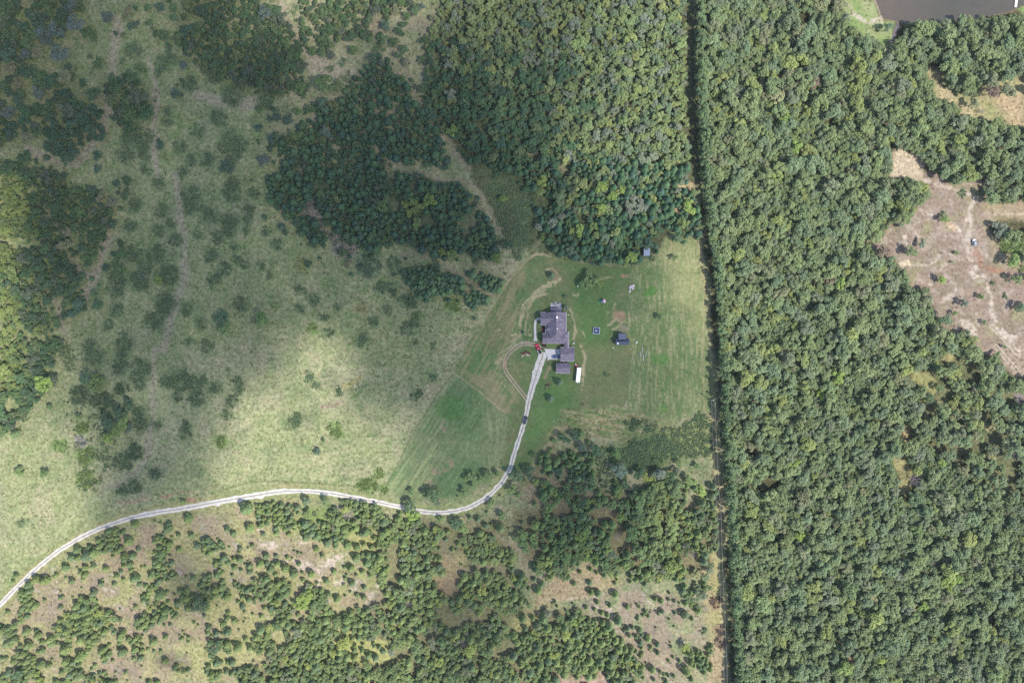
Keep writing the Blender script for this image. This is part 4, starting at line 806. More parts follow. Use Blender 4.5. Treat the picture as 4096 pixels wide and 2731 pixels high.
# gravel drive ------------------------------------------------------
def drive_mesh():
    P = [Vector(W(*p)) for p in DRIVE]
    # resample
    pts = []; 
    for i in range(len(P)-1):
        p0 = P[max(i-1,0)]; p1 = P[i]; p2 = P[i+1]; p3 = P[min(i+2, len(P)-1)]
        n = max(2, int((p2-p1).length/0.6))
        for k in range(n):
            t = k/n
            pts.append(0.5*((2*p1)+(-p0+p2)*t+(2*p0-5*p1+4*p2-p3)*t*t+(-p0+3*p1-3*p2+p3)*t**3))
    pts.append(P[-1])
    NW = 13
    vs = []; us = []
    r = np.random.default_rng(5)
    edge = [np.interp(np.arange(len(pts)), np.arange(0, len(pts)+5, 3), r.normal(0, .19, len(range(0, len(pts)+5, 3)))) for _ in range(2)]
    for i, p in enumerate(pts):
        d = (pts[min(i+1,len(pts)-1)] - pts[max(i-1,0)]).normalized(); nrm = Vector((-d.y, d.x))
        yy = 1365.5 - p.y/S; xx = 2048 + p.x/S
        w = 1.42
        if xx > 2100: w = 1.3 + max(0, min(1, (1600-yy)/110))*1.15
        if yy < 1445 and xx > 2100: w = 2.45
        if 560 < xx < 1150: w = 1.7
        wl, wr = w + edge[0][i], w + edge[1][i]
        if 850 < xx < 1080: wr += max(0, 1.1*math.sin(xx*.11)*math.sin(xx*.031))
        for k in range(NW):
            u = -1 + 2*k/(NW-1)
            q = p + nrm*(u*(wl if u > 0 else wr))
            z = 0.05 - 0.03*abs(u)
            if k in (0, NW-1): z = -0.05
            vs.append((q.x, q.y, z)); us.append(u*w)
    fs = [(i*NW+k, i*NW+k+1, (i+1)*NW+k+1, (i+1)*NW+k) for i in range(len(pts)-1) for k in range(NW-1)]
    me = bpy.data.meshes.new('driveway'); me.from_pydata(vs, [], fs)
    a = me.attributes.new('across', 'FLOAT', 'POINT'); a.data.foreach_set('value', us)
    me.update()
    if me.polygons[0].normal.z < 0: me.flip_normals()
    return me
def drive_mat():
    m = mat('pale_limestone_gravel', (.43,.405,.37), rough=.95, var=.20, scale=.45, bump=.4)
    nt = m.node_tree; b = nt.nodes['Principled BSDF']; L = nt.links.new
    src = b.inputs['Base Color'].links[0].from_socket
    at = nt.nodes.new('ShaderNodeAttribute'); at.attribute_name = 'across'
    ab = nt.nodes.new('ShaderNodeMath'); ab.operation = 'ABSOLUTE'; L(at.outputs['Fac'], ab.inputs[0])
    cr = nt.nodes.new('ShaderNodeValToRGB'); L(ab.outputs['Value'], cr.inputs['Fac'])
    e = cr.color_ramp.elements
    e[0].position = 0.0; e[0].color = (.46,.45,.40,1); e[1].position = .42; e[1].color = (1,1,1,1)
    e.new(.2).color = (.60,.585,.54,1); e.new(.95).color = (1,1,1,1)
    mx = nt.nodes.new('ShaderNodeMix'); mx.data_type = 'RGBA'; mx.blend_type = 'MULTIPLY'; mx.inputs['Factor'].default_value = 1
    L(src, mx.inputs['A']); L(cr.outputs['Color'], mx.inputs['B']); L(mx.outputs['Result'], b.inputs['Base Color'])
    return m
dme = drive_mesh(); dme.materials.append(drive_mat())
drv = bpy.data.objects.new('driveway', dme); col.objects.link(drv); tag(drv, kind='structure', label='pale gravel drive curving from the left edge up to the house')

M_conc = mat('concrete', (.43,.41,.41), rough=.9, var=.05, scale=.5)
pad = sheet('parking_pad', PX("2177,1393 2185,1395.5 2243,1397 2243,1437 2204.5,1437 2197,1438.5 2191,1442 2190,1429.5 2187,1418 2182,1406"), .07, M_conc); tag(pad, kind='structure', label='concrete parking pad in front of the garage')
walkc = [(2162,1274),(2154,1274.5),(2147,1278),(2142.5,1285),(2140.5,1296),(2140,1310),(2140.8,1330),(2141.5,1352),(2142,1363)]
wl = []; wr = []
for i, p in enumerate(walkc):
    a = walkc[max(i-1,0)]; b2 = walkc[min(i+1,len(walkc)-1)]
    d = Vector((b2[0]-a[0], b2[1]-a[1])).normalized(); n = Vector((-d.y, d.x)); w = (4.6,4.6,4.8,4.8,4.6,4.4,4.2,5,9)[i]
    wl.append((p[0]+n.x*w, p[1]+n.y*w)); wr.append((p[0]-n.x*w, p[1]-n.y*w))
walk = sheet('walkway', wl + wr[::-1], .06, M_conc); tag(walk, kind='structure', label='curved concrete walkway on the left side of the house')
pat = sheet('patio', PX("2202,1216 2207,1211.5 2215,1208.5 2224,1207.5 2233,1209 2241,1212 2246,1216 2246,1246 2204,1246 2202,1235"), .10, mat('patio_concrete', (.33,.31,.335), rough=.9, var=.12, scale=.8)); tag(pat, kind='structure', label='round-ended patio slab above the house')

# pond --------------------------------------------------------------
mw = bpy.data.materials.new('pond_water'); mw.use_nodes = True
b = mw.node_tree.nodes['Principled BSDF']; b.inputs['Base Color'].default_value = (*A(112,106,98), 1); b.inputs['Roughness'].default_value = .12; b.inputs['Specular IOR Level'].default_value = .5
nzn = mw.node_tree.nodes.new('ShaderNodeTexNoise'); nzn.inputs['Scale'].default_value = 1.5
tcn = mw.node_tree.nodes.new('ShaderNodeTexCoord'); mw.node_tree.links.new(tcn.outputs['Object'], nzn.inputs['Vector'])
crn = mw.node_tree.nodes.new('ShaderNodeValToRGB'); nz2 = mw.node_tree.nodes.new('ShaderNodeTexNoise'); nz2.inputs['Scale'].default_value = .035; nz2.inputs['Detail'].default_value = 3
mw.node_tree.links.new(tcn.outputs['Object'], nz2.inputs['Vector']); mw.node_tree.links.new(nz2.outputs['Fac'], crn.inputs['Fac']); mw.node_tree.links.new(crn.outputs['Color'], b.inputs['Base Color'])
crn.color_ramp.elements[0].position = .3; crn.color_ramp.elements[0].color = (*A(98,98,86), 1); crn.color_ramp.elements[1].position = .7; crn.color_ramp.elements[1].color = (*A(122,110,98), 1)
bpn = mw.node_tree.nodes.new('ShaderNodeBump'); bpn.inputs['Strength'].default_value = .04; mw.node_tree.links.new(nzn.outputs['Fac'], bpn.inputs['Height']); mw.node_tree.links.new(bpn.outputs['Normal'], b.inputs['Normal'])
pond = sheet('pond_water', POND, .02, mw); tag(pond, kind='structure', label='muddy brown pond at the top right')

# ---------------------------------------------------------------- plants
def leaf_mat(name, trans=.3, rough=.6):
    m = bpy.data.materials.new(name); m.use_nodes = True
    nt = m.node_tree; nt.nodes.clear(); L = nt.links.new
    out = nt.nodes.new('ShaderNodeOutputMaterial')
    t = nt.nodes.new('ShaderNodeAttribute'); t.attribute_type = 'INSTANCER'; t.attribute_name = 'tint'
    v = nt.nodes.new('ShaderNodeAttribute'); v.attribute_name = 'leafvar'
    mr = nt.nodes.new('ShaderNodeMapRange'); mr.inputs['To Min'].default_value = .72; mr.inputs['To Max'].default_value = 1.32
    L(v.outputs['Fac'], mr.inputs['Value'])
    sc_ = nt.nodes.new('ShaderNodeVectorMath'); sc_.operation = 'SCALE'; L(t.outputs['Color'], sc_.inputs[0]); L(mr.outputs['Result'], sc_.inputs['Scale'])
    d = nt.nodes.new('ShaderNodeBsdfPrincipled'); d.inputs['Roughness'].default_value = rough; d.inputs['Specular IOR Level'].default_value = .25
    tr = nt.nodes.new('ShaderNodeBsdfTranslucent')
    ty = nt.nodes.new('ShaderNodeVectorMath'); ty.operation = 'MULTIPLY'; ty.inputs[1].default_value = (1.1, 1.2, .6); L(sc_.outputs['Vector'], ty.inputs[0])
    L(sc_.outputs['Vector'], d.inputs['Base Color']); L(ty.outputs['Vector'], tr.inputs['Color'])
    mx = nt.nodes.new('ShaderNodeMixShader'); mx.inputs['Fac'].default_value = trans
    L(d.outputs['BSDF'], mx.inputs[1]); L(tr.outputs['BSDF'], mx.inputs[2]); L(mx.outputs['Shader'], out.inputs['Surface'])
    return m
M_leaf = leaf_mat('broad_leaves'); M_need = leaf_mat('cedar_foliage', .22); M_brush = leaf_mat('low_growth', .25)
M_bark = mat('bark', (.10,.085,.065), rough=.9, var=.3, scale=3)
M_dead = mat('bleached_dead_wood', A(188,176,180), rough=.9, var=.2, scale=3)

def leaves(cen, nor, size, r, ar=1.0):
    "one bent quad per leaf clump"
    n = len(cen)
    nor = nor/np.linalg.norm(nor, axis=1, keepdims=True)
    a = r.normal(size=(n,3)); u = np.cross(nor, a); u /= np.linalg.norm(u, axis=1, keepdims=True); w = np.cross(nor, u)
    s = size[:, None]
    def j(): return (0.75+0.5*r.random((n,1)))
    p0 = cen - u*s*j(); p1 = cen + w*s*j()*ar + nor*s*.1; p2 = cen + u*s*j(); p3 = cen - w*s*j()*ar - nor*s*.15
    v = np.stack([p0,p1,p2,p3], 1).reshape(-1, 3)
    q = np.arange(n*4).reshape(-1, 4)
    return v, q
def mesh_from(name, v, q, var, mats, extra=None, smooth=False):
    "leaf quads + optional extra (verts, faces) in second material"
    vs = [v]; faces = [tuple(f) for f in q.tolist()]
    nq = len(faces); nv = len(v)
    if extra:
        ev, ef = extra
        vs.append(np.array(ev, dtype=np.float32)); faces += [tuple(i+nv for i in f) for f in ef]
    allv = np.concatenate(vs)
    me = bpy.data.meshes.new(name); me.from_pydata(allv.tolist(), [], faces)
    for m in mats: me.materials.append(m)
    mi = np.zeros(len(faces), dtype=np.int32); mi[nq:] = 1 if len(mats) > 1 else 0
    me.polygons.foreach_set('material_index', mi)
    a = me.attributes.new('leafvar', 'FLOAT', 'FACE')
    vv = np.full(len(faces), .5, dtype=np.float32); vv[:nq] = var
    a.data.foreach_set('value', vv); me.update()
    return me
def trunk_geo(h, r, limbs, rr):
    mb = MB(); mb.tube((0,0,-.05), (0.02,0.01,h), r, r*.55, 6)
    for k in range(limbs):
        a = 6.283*k/limbs + rr.random()*.8; z = h*(.55+.4*rr.random()); l = .45+.25*rr.random()
        mb.tube((0,0,z), (math.cos(a)*l, math.sin(a)*l, z+.45), r*.42, r*.12, 5)
    return mb.v, mb.f

def broadleaf(seed, n=1000):
    "unit-radius spreading crown built of lobes; total height about 2.1 radii"
    r = np.random.default_rng(seed)
    nl = int(r.integers(13, 22))
    ang = r.random(nl)*6.283; rad = np.sqrt(r.random(nl))*.74; ex_ = .8 + .4*r.random()
    top = 1.62 + .22*r.random()
    cz = top - .35 - .42*rad**1.8 + r.normal(0, .07, nl)
    L = np.stack([rad*np.cos(ang)*ex_, rad*np.sin(ang)/ex_, cz + r.normal(0, .08, nl)], 1)
    L = np.concatenate([L, [[0, 0, top-.3]]]); lr = .18 + .17*r.random(nl+1)
    lobe = r.choice(nl+1, n, p=lr**2/np.sum(lr**2))
    d = r.normal(size=(n,3)); d[:, 2] = np.abs(d[:, 2])*1.0 - .25*r.random(n); d /= np.linalg.norm(d, axis=1, keepdims=True)
    shell = (.72 + .3*r.random(n))[:, None]
    cen = L[lobe] + d*lr[lobe][:, None]*shell
    nor = d*.55 + r.normal(size=(n,3))*.38 + np.array([0,0,.75])
    size = .050 + .05*r.random(n)**2
    v, q = leaves(cen, nor, size, r)
    # clump level variation: each lobe its own shade, outer leaves lighter
    lv = r.random(nl+1)
    var = np.clip(.25*lv[lobe] + .55*r.random(n) + .2*(shell[:,0]-.72)/.3, 0, 1)
    return v, q, var, trunk_geo(1.15, .055, 6, r)
def cedar(seed, n=620):
    r = np.random.default_rng(seed)
    H = 2.1 + .4*r.random()
    t = r.random(n)**.85                      # 0 base .. 1 tip
    z = .1 + t*H
    prof = np.where(t < .25, .78 + .22*t/.25, np.cos((t-.25)/.75*1.5)**.75)
    a = r.random(n)*6.283
    nb = 13; ph = r.random(nb)*6.283; tz = r.random(nb)
    bump = np.zeros(n)
    for k in range(nb): bump += .16*np.exp(-((np.angle(np.exp(1j*(a-ph[k]))))/.38)**2 - ((t-tz[k])/.18)**2)
    rho = prof*(.80 + bump)*(.80 + .22*r.random(n))
    cen = np.stack([rho*np.cos(a), rho*np.sin(a), z], 1)
    nor = np.stack([.8*np.cos(a), .8*np.sin(a), 1.0 + .5*t], 1) + r.normal(size=(n,3))*.42
    size = .075 + .05*r.random(n)
    v, q = leaves(cen, nor, size, r)
    var = np.clip(.6*r.random(n) + bump*1.6, 0, 1)
    return v, q, var, trunk_geo(.5, .06, 0, r)
def brush(seed, n=170):
    r = np.random.default_rng(seed)
    nl = 7; L = np.stack([r.normal(0, .42, nl), r.normal(0, .42, nl), .1 + .2*r.random(nl)], 1)
    lobe = r.integers(0, nl, n); d = r.normal(size=(n,3)); d[:,2] = np.abs(d[:,2]); d /= np.linalg.norm(d, axis=1, keepdims=True)
    cen = L[lobe] + d*(.34*(.5+.5*r.random(n)))[:, None]*np.array([1,1,.8])
    nor = d*.6 + r.normal(size=(n,3))*.5 + np.array([0,0,.5])
    v, q = leaves(cen, nor, .09 + .07*r.random(n), r)
    return v, q, r.random(n)
def dead(seed):
    r = random.Random(seed); mb = MB()
    def grow(p, d, l, rad, lev):
        e = p + d*l
        mb.tube(p, e, rad, rad*.55, 4)
        if lev == 0: return
        for k in range(3 if lev > 1 else 3):
            q = p + d*l*r.uniform(.45, 1.0)
            nd = (d + Vector((r.gauss(0,.55), r.gauss(0,.55), r.uniform(-.1,.35)))).normalized()
            grow(q, nd, l*r.uniform(.5,.72), rad*.55, lev-1)
    grow(Vector((0,0,-.05)), Vector((0,0,1)), .85, .05, 0)
    for k in range(11):
        a = 6.283*k/11 + r.random()*.4
        grow(Vector((0,0,.5+.35*r.random())), Vector((math.cos(a), math.sin(a), r.uniform(.25,.9))).normalized(), .5, .026, 3)
    return mb

TINT = {'': None, 'g': (.14,.19,.065), 'G': (.165,.225,.06), 'y': (.225,.225,.115), 'h': (.15,.172,.125), 'E': (.12,.17,.085), 'u': (.10,.145,.085), 'd': (.085,.13,.065), 'e': (.13,.185,.075), 'R': (.16,.12,.09)}
def cellv(px, py):
    return C[min(int(py/4), NY-1), min(int(px/4), NX-1)]
def tint_for(kind, code, px, py):
    b_ = TINT.get(code)
    if kind == 't':
        g_ = [float(v) for v in cellv(px, py)]; q_ = random.uniform(.66, 1.12)
        return (g_[0]*q_*.94, g_[1]*q_, g_[2]*q_*.9)
    n = float(cell(N1, px, py)); n2 = random.random()
    if b_ is None:
        jx = px + (n-.5)*500 + random.uniform(-90, 90); jy = py + (float(cell(N5, px, py))-.5)*500 + random.uniform(-90, 90)
        if kind == 'o':
            if px > 2780:   # big mixed wood on the right
                pal = [(.130,.168,.076), (.140,.178,.078), (.114,.152,.080), (.172,.202,.070), (.146,.160,.088), (.124,.166,.088), (.134,.158,.098)]
                q_ = n*2
                w = [3, 3, 1.2+1.6*(n < .5), (1.5 if n > .5 else .35)*(2.0 if py < 1600 and px < 3250 else .8), .8, 2.0, .7]
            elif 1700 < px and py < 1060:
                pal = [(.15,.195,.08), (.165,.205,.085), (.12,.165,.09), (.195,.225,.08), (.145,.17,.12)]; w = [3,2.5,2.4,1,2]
                if jx < 2250 and jy > 250 or jy > 900: pal = [(.058,.112,.055), (.08,.135,.06), (.052,.098,.06), (.11,.15,.068)]; w = [3,2.4,2.4,.8]  # darker palette, cloud shade partly put into the upper-wood tints
            elif py > 1900:
                pal = [(.13,.175,.07), (.155,.20,.075), (.11,.155,.065), (.20,.235,.07), (.15,.17,.10)]; w = [3,3,2.5,1.4,1]
            else:
                pal = [(.066,.116,.052), (.084,.130,.055), (.062,.10,.056), (.108,.138,.058), (.092,.115,.075)]; w = [3,2.5,2.2,.6,1]  # dark tints, cloud shade partly put into the left-hand foliage
            b_ = random.choices(pal, w)[0]
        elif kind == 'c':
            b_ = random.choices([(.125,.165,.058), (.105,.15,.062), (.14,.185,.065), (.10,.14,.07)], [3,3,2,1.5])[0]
            if jy < 1400: b_ = (b_[0]*.44, b_[1]*.64, b_[2]*.85)  # upper cedars: darker by nature, with cloud shade put into the tint too
        else: b_ = random.choices([(.105,.155,.078), (.125,.17,.082), (.095,.14,.082)], [3,2,1])[0]
    elif kind != 'b' and px < 2000 and py < 1400 : b_ = (b_[0]*(.76 if code in 'Gy' else .68), b_[1]*.78, b_[2]*.86)  # upper-left coded tints darkened, cloud shade put into the colour
    if kind in 'oc' and 2080 < px < 2560 and 1720 < py < 2260: b_ = (b_[0]*.72, b_[1]*.84, b_[2]*.86)  # grove below the house: shade put into its leaf colour
    if kind in 'oc' and px < 110 + (n-.5)*320 + random.uniform(-70, 50) and 700 < py < 1560: b_ = (.105+.05*n2, .145+.045*n2, .058)  # sunlit strip at the left edge: sunshine put into the foliage colour
    k = (.90 + .20*n2)*(.76 if px < 2300 + (n-.5)*500 and py < 1100 and kind != 'b' and kind != 't' else 1)*(1.36 if kind == 'o' else (1.42 if kind == 'c' else 1.12))  # the upper-left factor deepens the cloud shade by colour
    return (b_[0]*k*(.96+.08*random.random()), b_[1]*k, b_[2]*k*(.94+.12*random.random()))

NB, NCD, NBR = 9, 6, 5
bl_parts = [broadleaf(100+i) for i in range(NB)]
cd_parts = [cedar(200+i) for i in range(NCD)]
br_parts = [brush(300+i) for i in range(NBR)]
bl_full = [mesh_from('broadleaf_tree_mesh', p[0], p[1], p[2], (M_leaf, M_bark), p[3]) for p in bl_parts]
bl_crown = [mesh_from('crown', p[0], p[1], p[2], (M_leaf,)) for p in bl_parts]
def trunk_mesh(g):
    me = bpy.data.meshes.new('trunk'); me.from_pydata([tuple(v) for v in g[0]], [], g[1]); me.materials.append(M_bark); return me
bl_trunk = [trunk_mesh(p[3]) for p in bl_parts]
cd_full = [mesh_from('cedar_mesh', p[0], p[1], p[2], (M_need, M_bark), p[3]) for p in cd_parts]
cd_crown = [mesh_from('crown', p[0], p[1], p[2], (M_need,)) for p in cd_parts]
cd_trunk = [trunk_mesh(p[3]) for p in cd_parts]
br_full = [mesh_from('low_growth_mesh', p[0], p[1], p[2], (M_brush,)) for p in br_parts]

def place(kind, px, py, r, tint, code=''):
    "where the plant stands, its scale and turn"
    rm = r*S*1.02
    zs = random.uniform(.88, 1.18)
    if kind == 'o':
        if rm < 2.6: zs *= 1.12
        ch = rm*1.35*zs
    elif kind == 'c': ch = rm*.9*zs
    else: ch = .3; zs = 1.05 if kind == 'b' else .75
    if kind == 'o' and px > 2780: zs *= 1.02
    if code == 'E': zs *= 1.75
    x, y = W(px, py, ch)
    return x, y, rm, rm*zs, random.uniform(0, 6.283)

MARKS = [(2222,1310,'the ranch house'),(2310,1500,'the white trailer'),(2490,1366,'the dark blue barn'),(2587,1008,'the pale blue shed'),(2854,1602,'the uppermost utility pole'),(2878,2075,'the middle utility pole'),(2900,2622,'the lowest utility pole'),
    (3560,90,'the pond corner'),(4058,40,'the white dock'),(3897,970,'the silver utility vehicle'),(2100,1680,'the black car on the drive'),(1750,2050,'the lowest bend of the drive'),(1230,1963,'the crest of the drive'),(10,2410,'the left end of the drive'),
    (1390,2062,'the dead tree under the drive'),(3666,1918,'the big bare tree at right'),(1853,2573,'the bare tree at bottom centre'),(2472,2143,'the bare tree below the hay field'),(3927,446,'the bare tree in the straw field'),(1805,525,'the round bright tree by the track'),
    (1475,1057,'the wide bluish thicket'),(1790,1010,'the bright tree pair'),(3630,660,'the sandy patch at upper right'),(2620,2450,'the bare ground at lower right'),(1268,1811,'the lone bush in the sunny field'),(460,1680,'the leafy clump at lower left'),
    (3345,1503,'the bright tree in the wood'),(10,10,'the top left corner'),(4086,10,'the top right corner'),(10,2720,'the bottom left corner'),(4086,2720,'the bottom right corner'),(2760,10,'the tree-line gap at top'),(1100,10,'the clearing at top'),
    (10,900,'the middle of the left edge'),(4086,1300,'the middle of the right edge'),(3500,2720,'the bottom edge of the wood'),(800,2390,'the dark knot of hillside cedars'),(1330,2240,'the pale bare rock'),(3200,500,'the olive tree group at upper right'),(3200,2100,'the middle of the big wood'),(620,400,'the round clump at upper left')]
def ordinal(n):
    one = ['','first','second','third','fourth','fifth','sixth','seventh','eighth','ninth','tenth','eleventh','twelfth','thirteenth','fourteenth','fifteenth','sixteenth','seventeenth','eighteenth','nineteenth']
    if n < 20: return one[n]
    t = n//10; u = n % 10
    return ['twentieth','thirtieth','fortieth','fiftieth'][t-2] if u == 0 else ['twenty','thirty','forty','fifty'][t-2] + '-' + one[u]
def mark_of(px, py):
    m_ = min(MARKS, key=lambda q: (q[0]-px)**2+(q[1]-py)**2)
    dx, dy = px-m_[0], py-m_[1]; a_ = int(((math.degrees(math.atan2(-dy, dx))+382.5) % 360)//45)
    return m_[2], ['right of','above-right of','above','above-left of','left of','below-left of','below','below-right of'][a_], math.hypot(dx, dy)
def where(px, py): 
    m_, d_, _ = mark_of(px, py)
    return d_ + ' ' + m_
def shade_word(t):
    r_, g_, b_ = t
    if g_ > .215: return 'bright yellow-green'
    if r_ > g_*.98: return 'brownish'
    if b_ > g_*.66: return 'grey-green'
    if g_ < .15: return 'dark green'
    return 'mid-green'

order = {'o': [], 'c': []}
for i, t in enumerate(TREES):
    if t[0] in order and -6 < t[1] < 4102 and -6 < t[2] < 2737: order[t[0]].append(i)
solo = set()
for k in order:
    order[k].sort(key=lambda i: (-TREES[i][3]))
    solo |= set(order[k][:296])
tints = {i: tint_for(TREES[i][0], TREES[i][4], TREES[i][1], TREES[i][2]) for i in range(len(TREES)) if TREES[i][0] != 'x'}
keyed = {}
for i in solo:
    k, px, py, r, code, single = TREES[i]
    m_, d_, ds = mark_of(px, py)
    size = ('large' if r > 34 else ('medium' if r > 24 else 'small')) if k == 'o' else ('bushy' if r > 15 else 'small')
    keyed.setdefault((k, size, shade_word(tints[i]), d_, m_), []).append((ds, i))
tree_label = {}
for (k, size, sw, d_, m_), v_ in keyed.items():
    v_.sort()
    for n_, (ds, i) in enumerate(v_):
        nm = 'leafy tree' if k == 'o' else 'cedar'
        tree_label[i] = '%s %s %s, %s%s %s' % (size, sw, nm, (ordinal(n_+1) + ' nearest ') if len(v_) > 1 else '', d_, m_)
stuff = {'o': [], 'c': [], 'b': [], 't': []}
for i, (k, px, py, r, code, single) in enumerate(TREES):
    if k == 'x': continue
    t = tints[i]
    x, y, rm, rz_, a = place(k, px, py, r, t, code)
    if i in solo:
        if k == 'o':
            v = random.randrange(NB); root = empty('broadleaf_tree', (x, y, 0), a); cm, tm = bl_crown[v], bl_trunk[v]
            tag(root, tree_label[i], 'tree', 'leafy broadleaf trees')
        else:
            v = random.randrange(NCD); root = empty('cedar_tree', (x, y, 0), a); cm, tm = cd_crown[v], cd_trunk[v]
            tag(root, tree_label[i], 'tree', 'rounded cedar trees')
        root.scale = (rm, rm, rz_)
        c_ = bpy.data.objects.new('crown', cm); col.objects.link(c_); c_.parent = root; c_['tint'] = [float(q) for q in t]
        t_ = bpy.data.objects.new('trunk', tm); col.objects.link(t_); t_.parent = root
    else:
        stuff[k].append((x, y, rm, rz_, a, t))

def scatter(name, items, meshes, label, cat):
    hid = bpy.data.collections.new(name + '_shapes')
    for i, me_ in enumerate(meshes):
        hid.objects.link(bpy.data.objects.new('%s_shape_%02d' % (name, i), me_))
    me_ = bpy.data.meshes.new(name)
    n = len(items)
    me_.vertices.add(n); me_.vertices.foreach_set('co', np.array([(q[0], q[1], 0) for q in items], dtype=np.float32).ravel())
    def at(nm, ty, vals, key='value'):
        a_ = me_.attributes.new(nm, ty, 'POINT'); a_.data.foreach_set(key, np.array(vals, dtype=np.float32 if ty != 'INT' else np.int32).ravel())
    at('size', 'FLOAT_VECTOR', [(q[2], q[2], q[3]) for q in items], 'vector')
    at('turn', 'FLOAT_VECTOR', [(0, 0, q[4]) for q in items], 'vector')
    at('pick', 'INT', [random.randrange(len(meshes)) for q in items])
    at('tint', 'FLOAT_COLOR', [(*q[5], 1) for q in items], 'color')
    for m_ in meshes[0].materials: me_.materials.append(m_)
    o = bpy.data.objects.new(name, me_); col.objects.link(o)
    ng = bpy.data.node_groups.new(name + '_scatter', 'GeometryNodeTree')
    ng.interface.new_socket('Geometry', in_out='INPUT', socket_type='NodeSocketGeometry')
    ng.interface.new_socket('Geometry', in_out='OUTPUT', socket_type='NodeSocketGeometry')
    N = ng.nodes.new; L = ng.links.new
    gi, go = N('NodeGroupInput'), N('NodeGroupOutput')
    ci = N('GeometryNodeCollectionInfo'); ci.inputs['Collection'].default_value = hid; ci.inputs['Separate Children'].default_value = True; ci.inputs['Reset Children'].default_value = True
    ip = N('GeometryNodeInstanceOnPoints'); ip.inputs['Pick Instance'].default_value = True
    def na(nm, ty):
        a_ = N('GeometryNodeInputNamedAttribute'); a_.data_type = ty; a_.inputs['Name'].default_value = nm; return a_.outputs['Attribute']
    m2p = N('GeometryNodeMeshToPoints')
    L(gi.outputs[0], m2p.inputs['Mesh']); L(m2p.outputs['Points'], ip.inputs['Points'])
    L(ci.outputs[0], ip.inputs['Instance'])
    L(na('pick', 'INT'), ip.inputs['Instance Index'])
    e2r = N('FunctionNodeEulerToRotation'); L(na('turn', 'FLOAT_VECTOR'), e2r.inputs[0]); L(e2r.outputs[0], ip.inputs['Rotation'])
    L(na('size', 'FLOAT_VECTOR'), ip.inputs['Scale'])
    L(ip.outputs['Instances'], go.inputs[0])
    md = o.modifiers.new('scatter', 'NODES'); md.node_group = ng
    tag(o, label, cat, kind='stuff')
    return o
scatter('woodland_canopy', stuff['o'], bl_full, 'closed canopy of smaller leafy trees filling the woods', 'woodland')
scatter('cedar_thicket', stuff['c'], cd_full, 'dense thickets of small dark cedars among the leafy woods', 'thicket')
scatter('bramble_growth', stuff['b'], br_full, 'low bramble and weed growth in patches over the meadows', 'undergrowth')
scatter('tall_grass', stuff['t'], br_full, 'tussocks of tall grass and weeds over the unmown ground', 'grass')
# bare dead trees
dk_seen = {}
def dead_where(px, py):
    q = [m_ for m_ in MARKS if math.hypot(m_[0]-px, m_[1]-py) > 60]
    m_ = min(q, key=lambda q_: (q_[0]-px)**2+(q_[1]-py)**2); dx, dy = px-m_[0], py-m_[1]
    a_ = int(((math.degrees(math.atan2(-dy, dx))+382.5) % 360)//45)
    s_ = ['right of','above-right of','above','above-left of','left of','below-left of','below','below-right of'][a_] + ' ' + m_[2]
    dk_seen[s_] = dk_seen.get(s_, 0) + 1
    return s_ if dk_seen[s_] == 1 else 'another, ' + s_
for i, (k, px, py, r, code, single) in enumerate(TREES):
    if k != 'x': continue
    rm = r*S; x, y = W(px, py, rm*1.2)
    mb = dead(i)
    root = empty('dead_tree', (x, y, 0), random.uniform(0, 6))
    root.scale = (rm*1.02, rm*1.02, rm*1.05)
    nb = MB(); nt_ = MB(); k0 = 8
    nt_.v = mb.v[:k0]; nt_.f = mb.f[:6]
    nb.v = mb.v; nb.f = mb.f[6:]
    nt_.build('trunk', M_dead, root); nb.build('branches', M_dead, root)
    tag(root, ('large' if r > 22 else 'small') + ' bare silvery dead tree, ' + dead_where(px, py), 'dead tree', 'bleached dead trees')
# ---------------------------------------------------------------- buildings
M_sh = shingle_mat('brown_grey_shingles', (.170,.147,.186), dark=.7)
M_wall = mat('tan_brick', (.30,.22,.17), rough=.9, var=.15, scale=6)
M_white = mat('white_paint', (.80,.80,.80), rough=.5, var=.03)
M_fascia = mat('pale_fascia', (.62,.60,.62), rough=.6, var=.05)
M_glass = mat('window_glass', (.05,.07,.09), rough=.08, spec=.6, var=.02)
M_door = mat('dark_door', (.12,.07,.05), rough=.5)
M_blk = mat('black_rubber', (.025,.025,.028), rough=.8, var=.1)

def placer(cx, cy):
    ox, oy = W(cx, cy)
    def L_(px, py, h=0.0):
        x, y = W(px, py, h); return x-ox, y-oy
    return L_, (ox, oy, 0)
def gab(mb, L_, x0, y0, x1, y1, ze, zr, axis, h0=0, h1=0):
    a = L_(x0, y1, ze); b = L_(x1, y0, ze)
    return mb.gable(a[0], a[1], b[0], b[1], ze, zr, axis, h0*S, h1*S)
def wallbox(mb, L_, x0, y0, x1, y1, h, inset=.45):
    a = L_(x0, y1, h); b = L_(x1, y0, h)
    return mb.box(a[0]+inset, a[1]+inset, 0, b[0]-inset, b[1]-inset, h-.19)
def win(root, L_, px, py, side, w=1.4, z0=.9, z1=2.3, name='window', m=None):
    x, y = L_(px, py, 2)
    mb = MB(); gl = MB()
    if side in 'WE':
        s = -1 if side == 'W' else 1
        mb.box(x-.04, y-w/2-.1, z0-.1, x+.04, y+w/2+.1, z1+.1); gl.box(x-.02+s*.04, y-w/2, z0, x+.02+s*.04, y+w/2, z1)
    else:
        s = -1 if side == 'S' else 1
        mb.box(x-w/2-.1, y-.04, z0-.1, x+w/2+.1, y+.04, z1+.1); gl.box(x-w/2, y-.02+s*.04, z0, x+w/2, y+.02+s*.04, z1)
    f = mb.build(name, M_white, root)
    gl.build('pane' if name == 'window' else 'panel', m or M_glass, f)

